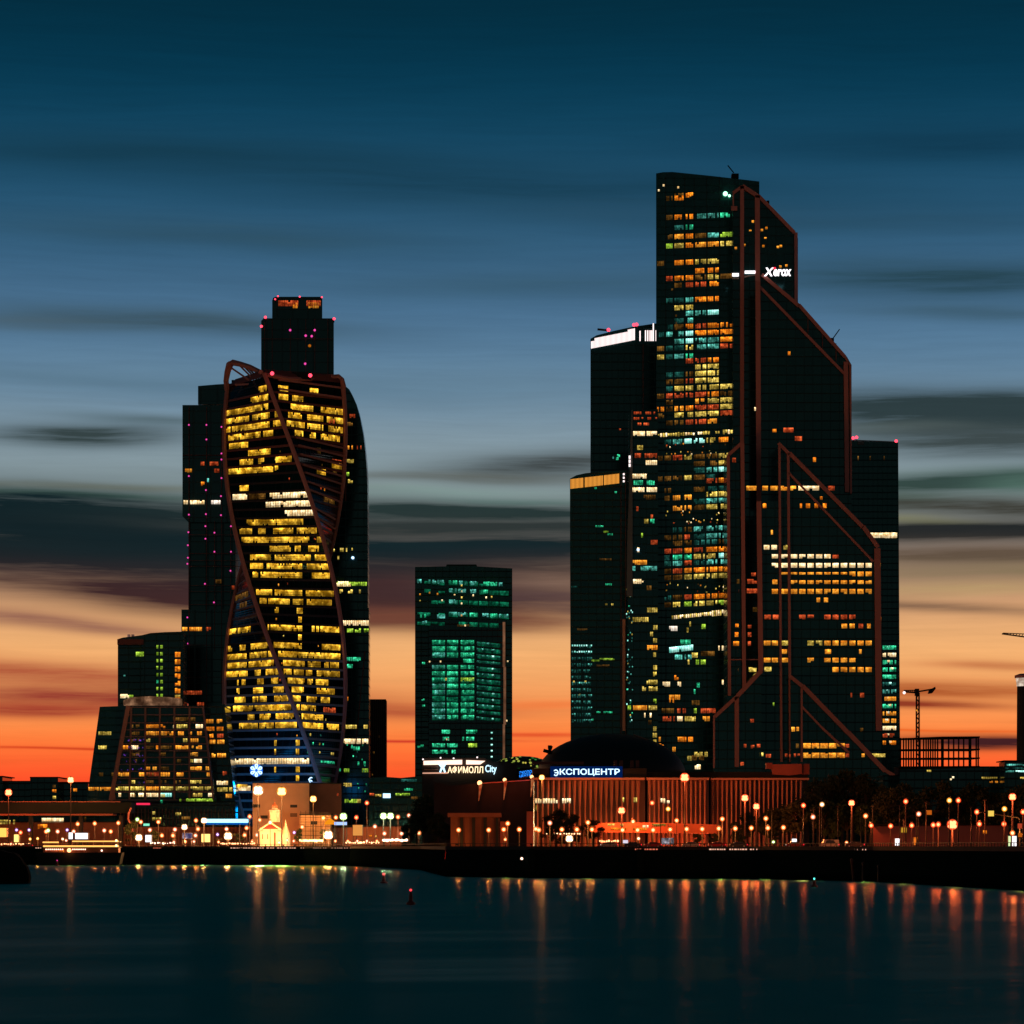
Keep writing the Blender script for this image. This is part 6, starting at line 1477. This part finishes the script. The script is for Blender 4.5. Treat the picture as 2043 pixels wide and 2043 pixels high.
# ================================================================ boat restaurant, buoys, piles, cars
DBt = 1340.0
root = thing('restaurant_boat', 'moored two deck boat outlined with golden light strings at the left', 'boat', (X(160, DBt), DBt, 0))
part(MB().prism([(70, 1701), (243, 1701), (238, 1724), (231, 1727.5), (82, 1727.5), (76, 1722)], DBt, 9), 'hull', ROOFM, root)
part(MB().pbox(86, 236, 1691, 1701, DBt+1, 7), 'lower_cabin', solid('boat_brown', (.20, .06, .03)), root)
part(MB().pbox(84, 238, 1689.6, 1690.8, DBt+.4, 8), 'upper_deck', DARKM, root)
part(MB().pbox(84, 238, 1679, 1680.2, DBt+.4, 8), 'canopy_roof', DARKM, root)
E_STR = emit('string_gold', (1.0, .45, .10), 1.7)
for a, b, y, h_ in ((85, 117, 1680.5, 2.6), (144, 237, 1678.5, 2.4), (86, 237, 1688.3, 3.2)): part(MB().pbox(a, b, y-h_/2, y+h_/2, DBt-.1, .4), 'light_string', E_STR, root)
for px in (88, 117, 144, 165, 186, 206, 235): part(MB().pbox(px-.4, px+.4, 1679, 1690, DBt+.2, .3), 'post', BRONZE, root)
for k in range(20):
    px = 92+k*4.1
    if not 128 < px < 144: part(MB().ball(P(px, 1694.6, DBt-.3), .28, 6), 'deck_lamp', BULB['p'], root)
part(MB().ball(P(138, 1696.5, DBt-.4), .9, 8), 'bow_lamp', BULB['r'], root)
point(root, P(138, 1699, DBt-2), (1, .25, .06), 2*K, .5); part(MB().ball(P(203, 1697, DBt-.4), .4, 8), 'deck_lamp', BULB['p'], root)
wn = Windows(root, DBt+1, pane=2.4, h=5, gap=.3); wn.rows([(1697, 'R', (90, 128), (146, 170)), (1697, 'O', (118, 128))]); wn.done()
for (x, y) in ((232, 1677), (232, 1687)): part(MB().ball(P(x, y, DBt-.4), .5, 8), 'deck_lamp', BULB['y'], root)

def buoy(px, ytop, ywater, lampm, label, s=1.0):
    D = 8*F/(ywater-HZ); root = thing('buoy', label, 'buoy', (X(px, D), D, 0))
    h_ = SZ(ywater-ytop, D); x, y = X(px, D), D
    part(MB().lathe((x, y, -.3), [(.9*s, 0), (1.0*s, .3), (.95*s, .6), (.45*s, .8)], 12), 'float', solid('buoy_red', (.10, .012, .012)), root)
    part(MB().lathe((x, y, .4), [(.48*s, 0), (.40*s, h_*.45), (.22*s, h_-.5)], 10), 'body', solid('buoy_red', (.10, .012, .012)), root)
    part(MB().ball((x, y, h_+.08), .26*s, 8), 'lamp', lampm, root)
buoy(819.5, 1777, 1805, emit('buoy_red_light', (1.0, .04, .05), 2.5), 'nearest red lit buoy standing in open dark water', .62)
buoy(765.5, 1745, 1762, emit('buoy_red_light', (1, .04, .05), 2.5), 'farther red lit buoy left of the nearest one', .8)
buoy(1624.5, 1754, 1770, emit('buoy_green_light', (.1, 1.0, .75), 2.5), 'buoy with a turquoise green light below the right river wall', .7)
buoy(114, 1717, 1727, emit('buoy_pink_light', (.8, .04, .3), 1.5), 'small far buoy before the moored boat', .9)
for i, (px, yt, lb) in enumerate(((1701, 1715, 'leaning mooring pile, leftmost of three at the right river wall'), (1722, 1722, 'short mooring pile, middle one of three at the right river wall'), (1753, 1728, 'straight reddish mooring pile, rightmost of three at the river wall'))):
    D = qd(px)-5; root = thing('mooring_pile', lb, 'mooring pile', (X(px, D), D, 0))
    part(MB().tube([(X(px, D)+(.5 if i == 0 else 0), D, -2), P(px-(2 if i == 0 else 0), yt, D)], .28, 8), 'pile', POLE, root)
    part(MB().lathe(P(px-(2 if i == 0 else 0), yt, D), [(.36, -.3), (.36, .1), (.05, .3)], 8), 'pile_cap', DARKM, root)

def car(px, D, label, paint, head=False, van=False):
    root = thing('parked_car', label, 'van' if van else 'car', (X(px, D), D, GZ), 'cars on the embankment road')
    x, y, z = X(px, D), D, GZ; L = 2.2; hh = 1.9 if van else 1.42
    pr = [(-L, .35), (-L, .85), (-L*.92, .95), (-L*.6, 1.0), (-L*.38, hh), (L*.45, hh), (L*.78, 1.0), (L, .92), (L, .35)]
    if van: pr = [(-L, .35), (-L, 1.0), (-L*.8, 1.1), (-L*.6, hh), (L*.98, hh), (L, .35)]
    mb = MB(); n = len(pr)
    mb.v += [(x+a, y-.85, z+b) for a, b in pr] + [(x+a, y+.85, z+b) for a, b in pr]
    mb.f += [tuple(range(n)), tuple(range(2*n-1, n-1, -1))] + [(i, n+i, n+(i+1) % n, (i+1) % n) for i in range(n)]
    part(mb, 'body', paint, root)
    gw = MB(); gw.poly([(x-L*.5, y-.87, z+1.0), (x-L*.36, y-.87, z+hh-.08), (x+L*.42, y-.87, z+hh-.08), (x+L*.66, y-.87, z+1.0)]); part(gw, 'side_window', CARG, root)
    for dx_ in (-1.35, 1.35):
        w_ = MB(); q0 = [(x+dx_+.33*math.cos(t*math.pi/6), z+.33+.33*math.sin(t*math.pi/6)) for t in range(12)]
        for a, b in q0: w_.v.append((a, y-.9, b))
        for a, b in q0: w_.v.append((a, y-.68, b))
        w_.f += [tuple(range(12)), tuple(range(23, 11, -1))] + [(i, 12+i, 12+(i+1) % 12, (i+1) % 12) for i in range(12)]
        wh_ = part(w_, 'wheel', TYRE, root)
        part(MB().poly([(x+dx_+.18*math.cos(t*math.pi/4), y-.905, z+.33+.18*math.sin(t*math.pi/4)) for t in range(8)]), 'rim', WHITEP, wh_)
    part(MB().box(x-L-.05, x-L+.1, y-.86, y-.4, z+.62, z+.84), 'headlight', emit('headlight', (1, .85, .7), 2.2) if head else WHITEP, root)
    part(MB().box(x+L-.1, x+L+.05, y-.86, y-.4, z+.62, z+.9), 'tail_light', emit('tail_light', (1, .02, .04), 1.6), root)
PA = [solid('car_paint_red', (.25, .01, .01), .3), solid('car_paint_silver', (.25, .25, .26), .3), solid('car_paint_dark', (.02, .02, .025), .3)]
car(1585, qd(1585)+7, 'red car with lit headlights under the white advertising box', PA[0], True)
car(1302, qd(1302)+7, 'red car with glowing tail lights before the grey white screen', PA[0])
car(1262, qd(1262)+8, 'dark car with tail lights left of the grey white screen', PA[2])
car(1378, qd(1378)+7, 'silver car parked before the right half of the ribbed hall', PA[1])
car(1430, qd(1430)+7, 'dark red car parked before the second dark joint of the hall', PA[0])
car(1473, qd(1473)+7, 'dark car with tail lights below the pair of red orange floodlights', PA[2])
car(1655, qd(1655)+7, 'silver van parked below the tall dark clump of trees', PA[1], False, True)
car(1705, qd(1705)+7, 'dark car parked below the red star like lamp', PA[2])
car(1215, qd(1215)+9, 'silver car with lit headlights left of the small white panel', PA[1], True)
car(55, qd(55)+10, 'red car near the left edge above the dark bank', PA[0])


def festoon(a, b, y, D, m, label, r=.22, step=3.4):
    root = thing('light_garland', label, 'light garland', (X((a+b)/2, D), D, GZ))
    part(MB().tube([P(a, y-.6, D), P((a+b)/2, y+.2, D), P(b, y-.6, D)], .05, 4), 'cable', DARKM, root)
    for px in (a, b): part(MB().tube([(X(px, D), D, GZ), P(px, y-1, D)], .07, 5), 'post', POLE, root)
    px = a+1; k = 0
    while px < b:
        part(MB().ball(P(px, y+random.uniform(-.6, .9), D-.1), r*random.uniform(.7, 1.5), 6), 'bulb', m, root); px += step*random.uniform(.7, 1.4); k += 1
festoon(598, 645, 1677, 1375, BULB['y'], 'garland of golden bulbs at the foot of the scaffolded house', .45, 2.6)
festoon(690, 760, 1681, 1345, BULB['o'], 'garland of orange bulbs below the ochre billboard', .3, 4)
festoon(764, 812, 1676, 1345, BULB['p'], 'garland of pale bulbs below the greenish pair of lamps', .42, 2.5)
festoon(300, 352, 1682, 1378, BULB['p'], 'garland of pale bulbs right of the white kiosk', .28, 4.5)
festoon(440, 512, 1683, 1372, BULB['r'], 'garland of red orange bulbs left of the chapel', .28, 4.2)
festoon(2, 60, 1684, 1395, BULB['r'], 'garland of red orange bulbs at the left edge', .3, 5)
festoon(1090, 1160, 1663, 1000, BULB['o'], 'garland of orange bulbs under the trees before the ribbed hall', .24, 5.5)
festoon(1196, 1236, 1678, 870, BULB['r'], 'garland of red bulbs beside the small white panel', .22, 4)
